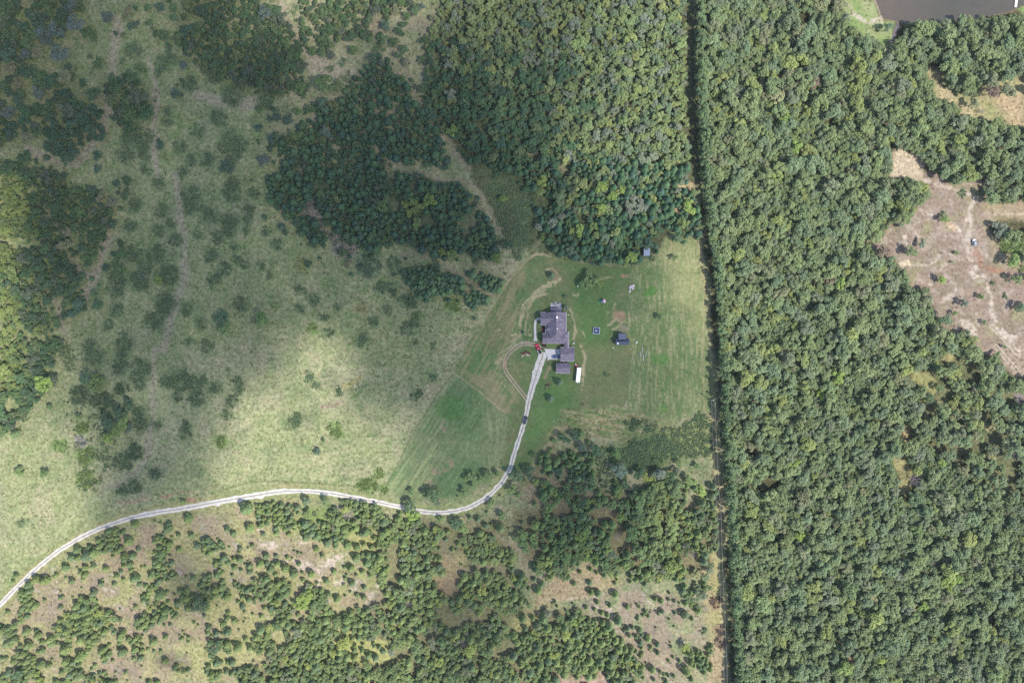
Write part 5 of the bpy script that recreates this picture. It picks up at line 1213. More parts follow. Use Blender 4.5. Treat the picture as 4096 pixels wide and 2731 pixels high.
L_, loc = placer(2222, 1310)
house = empty('ranch_house', loc)
tag(house, 'large house with brownish purple-grey shingle roof at the top of the gravel drive', 'house')
rf = MB()
gab(rf, L_, 2182, 1249, 2265, 1373.2, 3.02, 7.3, 'y', 36, 0)     # main, hipped at the lower end
gab(rf, L_, 2161, 1249.6, 2222, 1299.5, 3.0, 6.6, 'x', 0, 6)     # left wing
gab(rf, L_, 2170, 1333.6, 2262, 1372.6, 2.98, 5.5, 'x', 0, 0)      # lower wing
gab(rf, L_, 2226, 1325, 2275, 1372.9, 2.96, 5.35, 'x', 20, 22)     # right-hand hip
gab(rf, L_, 2256, 1362, 2275.2, 1394, 2.94, 3.9, 'y', 0, 0)     # covered link to the garage
a = L_(2204, 1252, 3); b2 = L_(2246, 1232, 3)
rf.add([(a[0],a[1],3.35),(b2[0],a[1],3.35),(b2[0],b2[1],2.75),(a[0],b2[1],2.75),(a[0],a[1],3.2),(b2[0],a[1],3.2),(b2[0],b2[1],2.6),(a[0],b2[1],2.6)],
       [(0,3,2,1),(4,5,6,7),(0,1,5,4),(1,2,6,5),(2,3,7,6),(3,0,4,7)])
roof = rf.build('roof', M_sh, house)
dm = MB(); gab(dm, L_, 2186.5, 1308, 2203, 1321.5, 4.5, 5.4, 'x'); dm.build('dormer', M_sh, roof)
dw = MB(); a = L_(2188, 1320.5, 4.5); b2 = L_(2198, 1309, 4.5); dw.box(a[0], a[1], 3.3, b2[0], b2[1], 4.33); dw.build('dormer_wall', M_wall, roof)
ch = MB(); x, y = L_(2228, 1269, 7.4); ch.box(x-.38, y-.5, 6.2, x+.38, y+.5, 7.75); ch.box(x-.46, y-.58, 7.75, x+.46, y+.58, 7.85); ch.build('chimney', M_white, roof)
for px, py, r_ in ((2228.5, 1279.5, .14), (2229, 1314.5, .2), (2242, 1297.5, .12)):
    vp = MB(); x, y = L_(px, py, 7); vp.tube((x,y,6.0), (x,y,7.35), r_, r_, 8); vp.tube((x,y,7.35), (x,y,7.42), r_*1.6, r_*1.3, 8); vp.build('vent_pipe', M_white, roof)
wb = MB()
for q in ((2182,1249,2265,1373,3.0),(2161,1249,2190,1299.5,3.0),(2170,1334,2190,1372.6,3.0),(2255,1325,2275,1372,3.0)): wallbox(wb, L_, *q)
wb.build('wall', M_wall, house)
lk = MB(); 
for px, py in ((2257.5,1378),(2257.5,1388),(2273.5,1378),(2273.5,1388),(2206,1234),(2225,1234),(2244,1234)):
    x, y = L_(px, py, 2.8); p_ = MB(); p_.box(x-.09, y-.09, 0, x+.09, y+.09, 2.66 if py < 1300 else 2.8); p_.build('porch_post', M_white, house)
gt = MB()
for (x0,y0,x1,y1) in ((2161,1249.2,2189,1249.2),(2161,1299.9,2182,1299.9),(2170,1373.2,2256,1373.2),(2265.4,1249,2265.4,1325),(2275.5,1326,2275.5,1393),(2181.6,1300,2181.6,1333),(2170,1333.2,2181,1333.2)):
    gt.obox(L_(x0,y0,3), L_(x1,y1,3), .13, 2.84, 2.99)
gt.build('gutter', M_fascia, house)
for px, py, sd in ((2163.8,1262,'W'),(2163.8,1286,'W'),(2185.5,1325,'W'),(2172.9,1345,'W'),(2172.9,1362,'W'),(2262,1262,'E'),(2262,1285,'E'),(2262,1308,'E'),(2271.8,1350,'E'),(2190,1369.2,'S'),(2215,1369.2,'S'),(2240,1369.2,'S'),(2175,1252.5,'N'),(2255,1252.5,'N')):
    win(house, L_, px, py, sd)
dr = MB(); x, y = L_(2185.3, 1311, 1); dr.box(x-.04, y-.5, 0, x+.04, y+.5, 2.1); d_ = dr.build('front_door', M_door, house)
hd = MB(); hd.box(x-.1, y+.32, .95, x-.04, y+.4, 1.05); hd.build('handle', M_fascia, d_)

L_, loc = placer(2269, 1416)
gar = empty('garage', loc)
tag(gar, 'square shingle-roofed garage at the right end of the concrete pad', 'garage')
r_ = MB(); gab(r_, L_, 2241.8, 1389.3, 2297.2, 1443.8, 2.9, 5.0, 'x'); r_.build('roof', M_sh, gar)
w_ = MB(); wallbox(w_, L_, 2241.8, 1389.3, 2297.2, 1443.8, 2.9); w_.build('wall', M_wall, gar)
for py in (1402, 1430): win(gar, L_, 2244.9, py, 'W', 2.6, .05, 2.2, 'garage_door', M_white)
g_ = MB()
g_.obox(L_(2241.8,1389,2.9), L_(2297.2,1389,2.9), .12, 2.74, 2.88); g_.obox(L_(2241.8,1444.2,2.9), L_(2297.2,1444.2,2.9), .12, 2.74, 2.88); g_.build('gutter', M_fascia, gar)

L_, loc = placer(2252, 1472)
ws = empty('workshop', loc, R(-1.6))
tag(ws, 'small shingle-roofed outbuilding just below the garage', 'outbuilding')
r_ = MB(); gab(r_, L_, 2224, 1452, 2280, 1492, 2.7, 4.5, 'x'); r_.build('roof', M_sh, ws)
w_ = MB(); wallbox(w_, L_, 2224, 1452, 2280, 1492, 2.7); w_.build('wall', M_wall, ws)
g_ = MB(); g_.obox(L_(2224,1492.4,2.7), L_(2280,1492.4,2.7), .12, 2.54, 2.68); g_.build('gutter', M_fascia, ws)
win(ws, L_, 2252, 1488.6, 'S'); win(ws, L_, 2227.2, 1472, 'W', 1.0, .05, 2.1, 'door', M_door)
M_wood = mat('weathered_planks', (.42,.36,.26), rough=.85, var=.2, scale=4)
bw = MB()
for i in range(7):
    x0, y0 = W(2253.6, 1443.6+i*1.2); bw.box(x0, y0-.14, .12, x0+1.1, y0, .2)
o = bw.build('boardwalk', M_wood); tag(o, 'short plank step-way joining garage and outbuilding', 'boardwalk')

M_navy = mat('navy_metal_roof', (.045,.058,.095), rough=.45, var=.06, scale=1.5, spec=.5)
M_navy2 = mat('slate_blue_roof', (.075,.082,.13), rough=.5, var=.06, scale=1.5, spec=.5)
L_, loc = placer(2489, 1366)
bn = empty('barn', loc)
tag(bn, 'dark blue roofed barn with a lean-to on its upper side', 'barn')
r_ = MB(); gab(r_, L_, 2462, 1353, 2515.5, 1379.5, 2.8, 4.3, 'x'); rr_ = r_.build('roof', M_navy, bn)
sk = MB(); x, y = L_(2471.4, 1372.7, 3.4); sk.box(x-.42, y-.42, 3.2, x+.42, y+.42, 3.75); sk.build('skylight', M_white, rr_)
rb = MB()
for i in range(14):
    px = 2463 + i*4; p0 = L_(px, 1366, 4.3); p1 = L_(px, 1379.3, 2.8); rb.tube((p0[0], p0[1], 4.33), (p1[0], p1[1], 2.83), .035, .035, 4)
    p1 = L_(px, 1353.2, 2.8); rb.tube((p0[0], p0[1], 4.33), (p1[0], p1[1], 2.83), .035, .035, 4)
rb.build('roof_ribs', M_navy, rr_)
w_ = MB(); wallbox(w_, L_, 2462, 1353, 2515.5, 1379.5, 2.8, .25); w_.build('wall', M_navy2, bn)
a = L_(2474.7, 1358, 4.5); b2 = L_(2503.6, 1333.8, 4.3)
lt = MB(); lt.add([(a[0],a[1],4.55),(b2[0],a[1],4.55),(b2[0],b2[1],4.05),(a[0],b2[1],4.05),(a[0],a[1],4.4),(b2[0],a[1],4.4),(b2[0],b2[1],3.9),(a[0],b2[1],3.9)],
       [(0,3,2,1),(4,5,6,7),(0,1,5,4),(1,2,6,5),(2,3,7,6),(3,0,4,7)]); lt.build('lean_to_roof', M_navy2, bn)
w_ = MB(); w_.box(a[0]+.2, a[1]+.9, 0, b2[0]-.2, b2[1]-.2, 3.88); w_.build('lean_to_wall', M_navy2, bn)
win(bn, L_, 2500, 1377.9, 'S', 2.4, .05, 2.2, 'barn_door', M_navy2)

L_, loc = placer(2587, 1008)
shd = empty('open_shed', loc)
tag(shd, 'small pale blue metal-roofed shed at the edge of the upper wood', 'shed')
M_pb = mat('pale_blue_metal', (.15,.18,.26), rough=.4, var=.06, scale=1.2, spec=.5)
a = L_(2574.8, 1023.5, 2.6); b2 = L_(2599.8, 992.5, 2.6)
r_ = MB(); r_.add([(a[0],a[1],2.6),(b2[0],a[1],2.6),(b2[0],b2[1],3.1),(a[0],b2[1],3.1),(a[0],a[1],2.5),(b2[0],a[1],2.5),(b2[0],b2[1],3.0),(a[0],b2[1],3.0)],
       [(0,1,2,3),(7,6,5,4),(4,5,1,0),(5,6,2,1),(6,7,3,2),(7,4,0,3)]); r_.build('roof', M_pb, shd)
w_ = MB(); w_.box(a[0]+.15,a[1]+.6,0,a[0]+.25,b2[1]-.15,2.5); w_.box(b2[0]-.25,a[1]+.6,0,b2[0]-.15,b2[1]-.15,2.5); w_.box(a[0]+.25,b2[1]-.25,0,b2[0]-.25,b2[1]-.15,2.9); w_.build('wall', M_navy2, shd)
for px in (2576.5, 2598): 
    x, y = L_(px, 1021.5, 2.4); p_ = MB(); p_.box(x-.06,y-.06,0,x+.06,y+.06,2.55); p_.build('post', M_wood, shd)

# ---------------------------------------------------------------- vehicles
def paint(name, c): return mat(name, c, rough=.3, var=.03, spec=.5, coat=.6)
M_rim = mat('wheel_rim', (.45,.45,.47), rough=.35, metal=.8)
M_lamp = mat('lamp_glass', (.75,.75,.78), rough=.15); M_red = mat('tail_lamp', (.45,.03,.03), rough=.3)
def loft(mb, secs):
    "secs: list of (x, halfwidth, z0, z1, tumble)"
    vs = []
    for x, w, z0, z1, tb in secs:
        vs += [(x,-w,z0),(x,w,z0),(x,w,z0+(z1-z0)*.65),(x,w-tb,z1),(x,-w+tb,z1),(x,-w,z0+(z1-z0)*.65)]
    n = 6; fs = [tuple(range(n))[::-1] if False else (0,5,4,3,2,1)]
    for i in range(len(secs)-1):
        for k in range(n): fs.append((i*n+k, i*n+(k+1)%n, (i+1)*n+(k+1)%n, (i+1)*n+k))
    m = (len(secs)-1)*n; fs.append(tuple(m+k for k in range(n)))
    return mb.add(vs, fs)
def wheels(root, xs, w, r=.36, name='wheel'):
    for x in xs:
        for s in (-1, 1):
            t = MB(); t.tube((x, s*(w-.22), r), (x, s*w, r), r, r, 14); o = t.build(name, M_blk, root)
            q = MB(); q.tube((x, s*(w-.02), r), (x, s*(w+.02), r), r*.58, r*.5, 10); q.build('rim', M_rim, o)
def car(name, px, py, head, L=4.5, Wd=1.8, H=1.5, body=None, roofm=None, suv=False, label='', cat='car', z=0.05):
    x, y = W(px, py, .8); root = empty(name, (x, y, z), head); h = L/2; w = Wd/2
    mb = MB(); b0 = .28; hood = H*.60; deck = H*.62
    if suv: secs = [(-h,w*.86,b0,deck*.9,.10),(-h+.12,w*.97,b0,deck,.08),(-h*.2,w,b0,deck,.06),(h*.36,w,b0,deck,.08),(h*.45,w,b0,hood,.10),(h-.3,w*.95,b0,hood*.93,.14),(h,w*.78,b0+.08,hood*.75,.12)]
    else: secs = [(-h,w*.80,b0+.05,deck*.9,.12),(-h+.25,w*.96,b0,deck,.10),(-h*.55,w,b0,deck,.08),(h*.3,w,b0,hood*1.03,.08),(h*.5,w,b0,hood,.10),(h-.35,w*.93,b0,hood*.88,.14),(h,w*.7,b0+.1,hood*.66,.12)]
    loft(mb, secs); bd = mb.build('body', body, root, smooth=False, bevel=.04)
    g = MB()
    if suv: gs = [(-h+.12,w*.90,deck-.02,H*.80,.14),(-h+.5,w*.93,deck-.02,H-.05,.16),(h*.12,w*.93,deck-.02,H-.05,.16),(h*.42,w*.90,deck-.03,deck+.04,.05)]
    else: gs = [(-h+.55,w*.80,deck-.02,deck+.04,.06),(-h*.42,w*.9,deck-.02,H-.05,.2),(h*.10,w*.9,deck-.02,H-.05,.2),(h*.46,w*.88,hood-.03,hood+.06,.05)]
    loft(g, gs); g.build('windows', M_glass, root)
    t = MB(); x0, x1 = (gs[1][0]+.03, gs[2][0]-.02); ww = gs[1][1]-gs[1][4]
    t.prism([(x0,-ww),(x1,-ww*.97),(x1,ww*.97),(x0,ww)], H-.06, H+.01); rt = t.build('roof', roofm or body, root, bevel=.02)
    for s in (-1, 1):
        q = MB(); q.box(h-.16, s*w*.58-.16, hood*.6, h-.02, s*w*.58+.16, hood*.74); q.build('headlight', M_lamp, root)
        q = MB(); q.box(-h-.01, s*w*.64-.14, deck*.68, -h+.1, s*w*.64+.14, deck*.84); q.build('tail_light', M_red, root)
        q = MB(); q.box(h*.30, s*(w+.02)-.02 if s > 0 else s*(w+.14), deck+.0, h*.30+.12, s*(w+.14) if s > 0 else s*(w+.02)+.02, deck+.14); q.build('wing_mirror', body, root)
    wheels(root, (-h*.60, h*.62), w*.98)
    if suv:
        for s in (-1, 1):
            q = MB(); q.tube((x0+.1, s*ww*.8, H+.06), (x1-.2, s*ww*.8, H+.06), .03, .03, 6); q.build('roof_rail', M_rim, rt)
    tag(root, label, cat)
    return root
car('saloon_car', 2224, 1426.5, math.pi + R(1), 4.3, 1.72, 1.4, paint('blue_paint', (.05,.09,.22)), label='dark blue car parked on the concrete pad against the garage', z=.07)
car('black_suv', 2100.5, 1680, R(79), 4.5, 1.85, 1.65, paint('black_paint', (.02,.02,.035)), suv=True, label='black sport utility car halfway up the gravel drive')
car('grey_utility_vehicle', 3897.5, 969.5, R(100), 3.7, 1.8, 1.8, paint('silver_paint', (.62,.62,.64)), paint('grey_canopy', (.28,.29,.36)), suv=True, label='small silver utility vehicle beside the dirt track on bare ground at right', cat='vehicle', z=0)

# pickup
x, y = W(2154, 1395.3, .8); pk = empty('pickup_truck', (x, y, .05), math.atan2(16.6, -8))
tag(pk, 'red pickup truck with black bed parked at the end of the drive', 'pickup')
M_rp = paint('red_paint', (.55,.015,.05)); h = 2.75; w = .98
mb = MB(); loft(mb, [(-.35,w,.45,1.12,.06),(.9,w,.45,1.12,.06),(1.35,w,.45,1.1,.08),(2.4,w*.95,.45,1.02,.12),(2.75,w*.80,.5,.85,.12)]); mb.build('body', M_rp, pk, bevel=.04)
g = MB(); loft(g, [(-.38,w*.9,1.1,1.75,.14),(-.25,w*.92,1.1,1.82,.16),(.75,w*.92,1.1,1.82,.16),(1.4,w*.88,1.08,1.13,.05)]); g.build('windows', M_glass, pk)
t = MB(); t.prism([(-.3,-.74),(.75,-.72),(.75,.72),(-.3,.74)], 1.78, 1.86); t.build('cab_roof', M_rp, pk, bevel=.03)
bed = MB(); bed.box(-h,-w,.5,-.42,-w+.1,1.12); bed.box(-h,w-.1,.5,-.42,w,1.12); bed.box(-h,-w+.1,.5,-h+.1,w-.1,1.08); bed.box(-h+.1,-w+.1,.5,-.42,w-.1,.62); be = bed.build('bed', M_blk, pk)
for s in (-1, 1):
    q = MB(); q.box(-h, s*w-.07, 1.12, -.45, s*w+.07, 1.17); q.build('bed_rail', M_white, be)
    q = MB(); q.box(2.6, s*.62-.15, .72, 2.74, s*.62+.15, .86); q.build('headlight', M_lamp, pk)
    q = MB(); q.box(-h-.02, s*.85-.08, .7, -h+.02, s*.85+.08, 1.0); q.build('tail_light', M_red, pk)
    q = MB(); q.box(1.0, s*1.07-.1, 1.05, 1.14, s*1.07+.1, 1.25); q.build('wing_mirror', M_blk, pk)
wheels(pk, (-1.65, 1.75), w*.98, .40)

# enclosed trailer
x, y = W(2313.3, 1498.6, 1.4); tr = empty('cargo_trailer', (x, y, 0), R(-5.8))
tag(tr, 'long white enclosed trailer parked on the grass right of the outbuilding', 'trailer')
mb = MB(); mb.box(-1.12,-3.95,.55,1.12,3.95,2.75); b_ = mb.build('body', M_white, tr, bevel=.08)
for yy in (-2.4, 0, 2.4):
    q = MB(); q.box(-.25, yy-.25, 2.75, .25, yy+.25, 2.84); q.build('roof_vent', M_fascia, b_)
q = MB(); q.tube((-.6,-3.9,.5), (0,-5.0,.5), .06, .06, 6); q.tube((.6,-3.9,.5), (0,-5.0,.5), .06, .06, 6); q.build('tongue', M_blk, tr)
q = MB(); q.box(-.3,-4.45,.5,.3,-4.1,.95); q.build('propane_box', M_white, tr)
for yy in (-.45, .45):
    for s in (-1, 1):
        q = MB(); q.tube((s*.9,yy,.36), (s*1.14,yy,.36), .36, .36, 12); q.build('wheel', M_blk, tr)
# riding mower
x, y = W(2304.5, 1461, .7); mo = empty('riding_mower', (x, y, 0), R(-70))
tag(mo, 'red riding mower parked between garage and white trailer', 'mower')
M_r2 = paint('faded_red', (.60,.06,.09))
mb = MB(); loft(mb, [(.0,.32,.35,.8,.05),(.5,.36,.35,.85,.08),(.95,.28,.35,.7,.1)]); mb.build('bonnet', M_r2, mo, bevel=.03)
mb = MB(); mb.tube((-.15,0,.18), (-.15,0,.34), .68, .64, 16); mb.build('mowing_deck', M_r2, mo)
mb = MB(); mb.box(-.75,-.27,.5,-.3,.27,.62); mb.box(-.85,-.27,.5,-.75,.27,1.0); mb.build('seat', M_white, mo, bevel=.03)
mb = MB(); mb.tube((-.02,0,.8), (-.12,0,1.0), .03, .03, 6); mb.tube((-.13,0,1.0), (-.15,0,1.03), .2, .2, 12); mb.build('steering_wheel', M_blk, mo)
wheels(mo, (-.6,), .58, .28); wheels(mo, (.72,), .48, .2)
# trampoline
x, y = W(2385.5, 1322.7, .6); tp = empty('trampoline', (x, y, 0), R(-5))
tag(tp, 'square trampoline with dark mat and pale rim on the lawn', 'trampoline')
M_mat = mat('dark_blue_mat', (.025,.04,.10), rough=.7); M_pad = mat('pale_grey_pad', (.30,.34,.38), rough=.7)
mb = MB(); mb.box(-1.5,-1.5,.78,1.5,1.5,.80); mb.build('mat', M_mat, tp)
mb = MB(); q = 1.82; t_ = .26
mb.box(-q,-q,.76,q,-q+t_,.84); mb.box(-q,q-t_,.76,q,q,.84); mb.box(-q,-q+t_,.76,-q+t_,q-t_,.84); mb.box(q-t_,-q+t_,.76,q,q-t_,.84); mb.build('rim_pad', M_pad, tp)
for sx in (-1,1):
    for sy in (-1,1):
        mb = MB(); mb.tube((sx*1.7,sy*1.7,0), (sx*1.7,sy*1.7,.77), .04, .04, 6); mb.build('leg', M_rim, tp)
x, y = W(2384.8, 1322.8, .8); mb = MB(); mb.box(-.42,-.16,.808,.42,.16,.86); o = mb.build('folded_towel', M_white, None, (x, y, 0)); o.rotation_euler = (0,0,R(-5)); tag(o, 'small white towel lying on the dark trampoline mat', 'towel')
# playset
x, y = W(2416, 1205, 1.5); ps = empty('play_set', (x, y, 0))
tag(ps, 'wooden play set with pink canopy, green slide and swing beam', 'play set')
M_pink = mat('pink_canopy', (.62,.42,.50), rough=.7); M_grn = mat('green_plastic', (.0,.22,.17), rough=.35); M_pur = mat('purple_panel', (.28,.27,.42), rough=.6)
mb = MB(); mb.gable(-.72,-.75,.72,.75,2.5,3.0,'y'); mb.build('canopy', M_pink, ps)
for sx in (-.68,.68):
    for sy in (-.65,.65):
        mb = MB(); mb.box(sx-.05,sy-.05,0,sx+.05,sy+.05,2.5); mb.build('post', M_wood, ps)
mb = MB(); mb.box(-1.2,-.75,1.2,.7,.75,1.28); mb.build('deck', M_pur, ps)
mb = MB(); mb.add([(-1.2,-.35,1.35),(-1.2,.35,1.35),(-2.7,.35,.2),(-2.7,-.35,.2),(-1.2,-.35,1.25),(-1.2,.35,1.25),(-2.7,.35,.1),(-2.7,-.35,.1)],[(0,1,2,3),(7,6,5,4),(0,3,7,4),(1,5,6,2),(0,4,5,1),(3,2,6,7)]); mb.build('slide', M_grn, ps)
mb = MB(); mb.tube((-.1,-.75,2.2),(-.25,-3.0,2.2),.06,.06,6); bm_ = mb.build('swing_beam', M_wood, ps)
for s in (-1,1):
    mb = MB(); mb.tube((-.25,-3.0,2.2),(-.25+s*.7,-3.15,0),.05,.05,6); mb.build('leg', M_wood, ps)
for yy in (-1.4,-2.3):
    mb = MB(); mb.tube((-.15,yy-.2,2.2),(-.15,yy-.2,.5),.012,.012,4); mb.tube((-.15,yy+.2,2.2),(-.15,yy+.2,.5),.012,.012,4); mb.box(-.27,yy-.22,.46,-.03,yy+.22,.5); mb.build('swing', M_blk, ps)
mb = MB()
for s in (-.2,.2): mb.tube((s,.75,2.1),(s,2.2,2.1),.04,.04,6)
for k in range(5): mb.tube((-.2,.95+k*.28,2.1),(.2,.95+k*.28,2.1),.025,.025,5)
mb.build('monkey_bars', M_wood, ps)

# ---------------------------------------------------------------- small things
def lump(name, px, py, sx, sy, sz, m, label, cat, seed=0, rz=0, group=None):
    r = np.random.default_rng(seed); x, y = W(px, py, sz/2); mb = MB(); rows = [(1.0,0),(.95,.45),(.7,.85),(.25,1.0)]
    n = 10
    for k, (q, z) in enumerate(rows):
        for i in range(n):
            a = 6.283*i/n; j_ = q*(.82+.36*r.random()); mb.v.append((sx*j_*math.cos(a), sy*j_*math.sin(a), sz*z*(.85+.3*r.random()) if z else 0))
    for k in range(len(rows)-1):
        for i in range(n): mb.f.append((k*n+i, k*n+(i+1)%n, (k+1)*n+(i+1)%n, (k+1)*n+i))
    mb.f.append(tuple(3*n+i for i in range(n)))
    o = mb.build(name, m, None, (x, y, 0)); o.rotation_euler = (0,0,rz); tag(o, label, cat, group); return o
M_rock = mat('pale_rock', A(206,196,200,1.5), rough=.9, var=.3, scale=3)
for i, (px, py, sx, sy, lb) in enumerate(((2526,1146,1.3,.8,'pale grey rock slab on top of the debris heap between lawn and hay field'),(2519,1164,.9,.7,'yellowish rock at the lower left end of the debris heap'),(2533,1142,.8,.9,'grey rock at the upper right end of the debris heap'),(2520,1150,.7,.8,'white rock on the left side of the debris heap'),(2531,1154,.8,.6,'dark-edged rock at the right of the debris heap'))):
    lump('rock', px, py, sx, sy, .6, M_rock, lb, 'rock', i, i, 'rocks in the debris heap')
M_log = mat('pale_log', A(196,192,188,1.5), rough=.85, var=.25, scale=5)
for px0, py0, px1, py1, lb in ((2569,1387,2569.5,1412,'pale log, topmost of the four in the hay field'),(2560,1408,2559.5,1430,'pale log on the left of the four in the hay field'),(2583,1410,2582,1427,'pale log on the right of the four in the hay field'),(2571.5,1418,2572.5,1448,'long pale bent log, lowest and middle of the four in the hay field'),
                         (605,1690,602,1726,'pale fallen branch in the lower left meadow'),(512,1758,510,1768,'short pale stick in the dark grass right of the leafy clump'),(1437,742,1447,752,'thin pale dead trunk lying among the central cedars'),(332,1755,334,1770,'short grey trunk standing out in the lower left scrub'),
                         (1278,634,1292,650,'pale fallen trunk in the central dark wood'),(1393,1626,1400,1618,'bent white stick below the sunny patch of the meadow'),(1398,1490,1405,1486,'thin white stick in the sunny patch of the meadow'),(450,850,451,868,'thin pale trunk beside the left-hand wood')):
    p0 = W(px0, py0, .3); p1 = W(px1, py1, .3); cx, cy = (p0[0]+p1[0])/2, (p0[1]+p1[1])/2
    mb = MB(); n_ = 5; r0 = .24 if px0 > 2500 else .13
    pr = (p0[0]-cx, p0[1]-cy, r0)
    for k in range(1, n_+1):
        t = k/n_; b_ = .35*math.sin(t*3.1)*(1 if 'bent' in lb else .3)
        q = (p0[0]+(p1[0]-p0[0])*t-cx+b_, p0[1]+(p1[1]-p0[1])*t-cy, r0); mb.tube(pr, q, r0*(1.05-.35*t), r0*(1-.35*t), 7); pr = q
    q = Vector(pr); mb.tube(q*.3+Vector((0,0,.1)), q*.3+Vector((.7,.25,.35)), .05, .03, 5)
    o = mb.build('fallen_log', M_log, None, (cx, cy, 0)); tag(o, lb, 'log', 'pale logs lying in the grass')
def bucket(name, px, py, r, h, m, label, cat):
    x, y = W(px, py, h); mb = MB(); mb.tube((0,0,0),(0,0,h),r*.85,r,12); b_ = mb.build(name, m, None, (x,y,0)); tag(b_, label, cat)
    k = MB(); k.tube((0,0,h),(0,0,h+.04),r*1.06,r*1.0,12); k.build('lid', m, b_); return b_
bucket('white_barrel', 2311, 1144, .38, .8, M_white, 'white barrel at the lower left of the big lawn tree', 'barrel')
bucket('white_bucket', 2452.5, 1390.5, .27, .5, M_white, 'white bucket below the left corner of the dark blue barn', 'bucket')
bucket('lawn_marker', 1997.5, 1319, .22, .3, M_white, 'small white cap in the rough grass left of the house', 'marker')
bucket('garden_light', 2272.5, 1259.5, .24, .9, M_white, 'small white lamp post by the upper right corner of the house', 'garden lamp')
bucket('yard_hydrant', 2214, 1682.5, .2, .7, M_white, 'small white hydrant in the grass right of the drive', 'hydrant')
bucket('play_ball', 2446, 1204, .16, .3, M_white, 'small white ball on the lawn right of the play set', 'ball')
x, y = W(2294.5, 1372.5, .8); ac = empty('air_conditioner', (x, y, 0)); tag(ac, 'pale grey air conditioner unit by the lower right corner of the house', 'air conditioner')
mb = MB(); mb.box(-.42,-.42,.05,.42,.42,.85); mb.build('cabinet', M_fascia, ac, bevel=.04)
mb = MB(); mb.tube((0,0,.85),(0,0,.9),.33,.33,14); mb.build('fan_grille', M_rim, ac)
x, y = W(2546.5, 1368.8, .6); pt = empty('propane_tank', (x, y, 0), R(28)); tag(pt, 'small white propane tank right of the dark blue barn', 'tank')
mb = MB(); mb.tube((-.5,0,.5),(.5,0,.5),.3,.3,12); mb.tube((.5,0,.5),(.64,0,.5),.3,.14,12); mb.tube((-.5,0,.5),(-.64,0,.5),.3,.14,12); mb.build('tank', M_white, pt)
mb = MB(); mb.tube((0,0,.8),(0,0,.95),.1,.08,8); mb.build('valve_dome', M_blk, pt)
for s in (-.35,.35):
    mb = MB(); mb.box(s-.08,-.25,0,s+.08,.25,.24); mb.build('foot', M_conc, pt)
# island bed in the turning circle
x, y = W(2105, 1419, 0)
mb = MB(); cr = [(2087,1420),(2089,1417.5),(2095,1417),(2102,1415),(2110,1413.5),(2117,1413.5),(2121,1417),(2122,1423),(2119,1425.5),(2112,1424),(2104,1423),(2097,1424),(2090,1428),(2086,1432)]
mb.prism([(W(*p)[0]-x, W(*p)[1]-y) for p in cr], 0, .22); o = mb.build('stone_bed', mat('pale_stone', A(196,186,160), rough=.9, var=.25, scale=2), None, (x, y, 0)); tag(o, 'curved pale stone bed in the turning circle', 'flower bed')
M_rl = leaf_mat('red_foliage', .2)
for i, (px, py, r_) in enumerate(((2087,1413,.7),(2095,1411.5,.75),(2103,1409.5,.8),(2112,1410,.7),(2118.5,1413,.65),(2119,1419,.6),(2180,1383,1.1),(2173,1376,.7),(2163,1369.5,.6),(2172,1308,1.0),(2173,1318,1.1),(2171,1325,1.0))):
    p_ = br_parts[i % NBR]; me_ = mesh_from('red_shrub', p_[0], p_[1], p_[2], (M_rl,)); o = bpy.data.objects.new('red_shrub', me_); col.objects.link(o)
    x, y = W(px, py, .4); o.location = (x, y, 0); o.scale = (r_*1.25, r_*1.25, r_*1.5); o.rotation_euler = (0,0,i)
    dk = i == 6
    o['tint'] = [.05,.02,.022] if dk else ([.20,.075,.07] if i < 6 else [.22,.085,.10])
    nm = ['first from the left along the top of the stone bed','second from the left along the top of the stone bed','third from the left along the top of the stone bed','fourth from the left along the top of the stone bed','at the upper right corner of the stone bed','at the right end of the stone bed','beside the upper left corner of the concrete pad','between walkway end and the lower left house corner','touching the lower end of the walkway','uppermost in the bed left of the front door','middle in the bed left of the front door','lowest in the bed left of the front door'][i]
    tag(o, ('dark maroon shrub ' if dk else 'reddish shrub ') + nm, 'shrub', 'red shrubs round the house')
mb = MB()
for i in range(9): a = 6.283*i/9; mb.box(.75*math.cos(a)-.16,.75*math.sin(a)-.16,0,.75*math.cos(a)+.16,.75*math.sin(a)+.16,.28)
x, y = W(2329.5, 1617); o = mb.build('fire_ring', mat('scorched_stone', (.07,.05,.045), rough=.9), None, (x,y,0)); tag(o, 'ring of dark stones for a fire on the lawn below the trailer', 'fire ring')
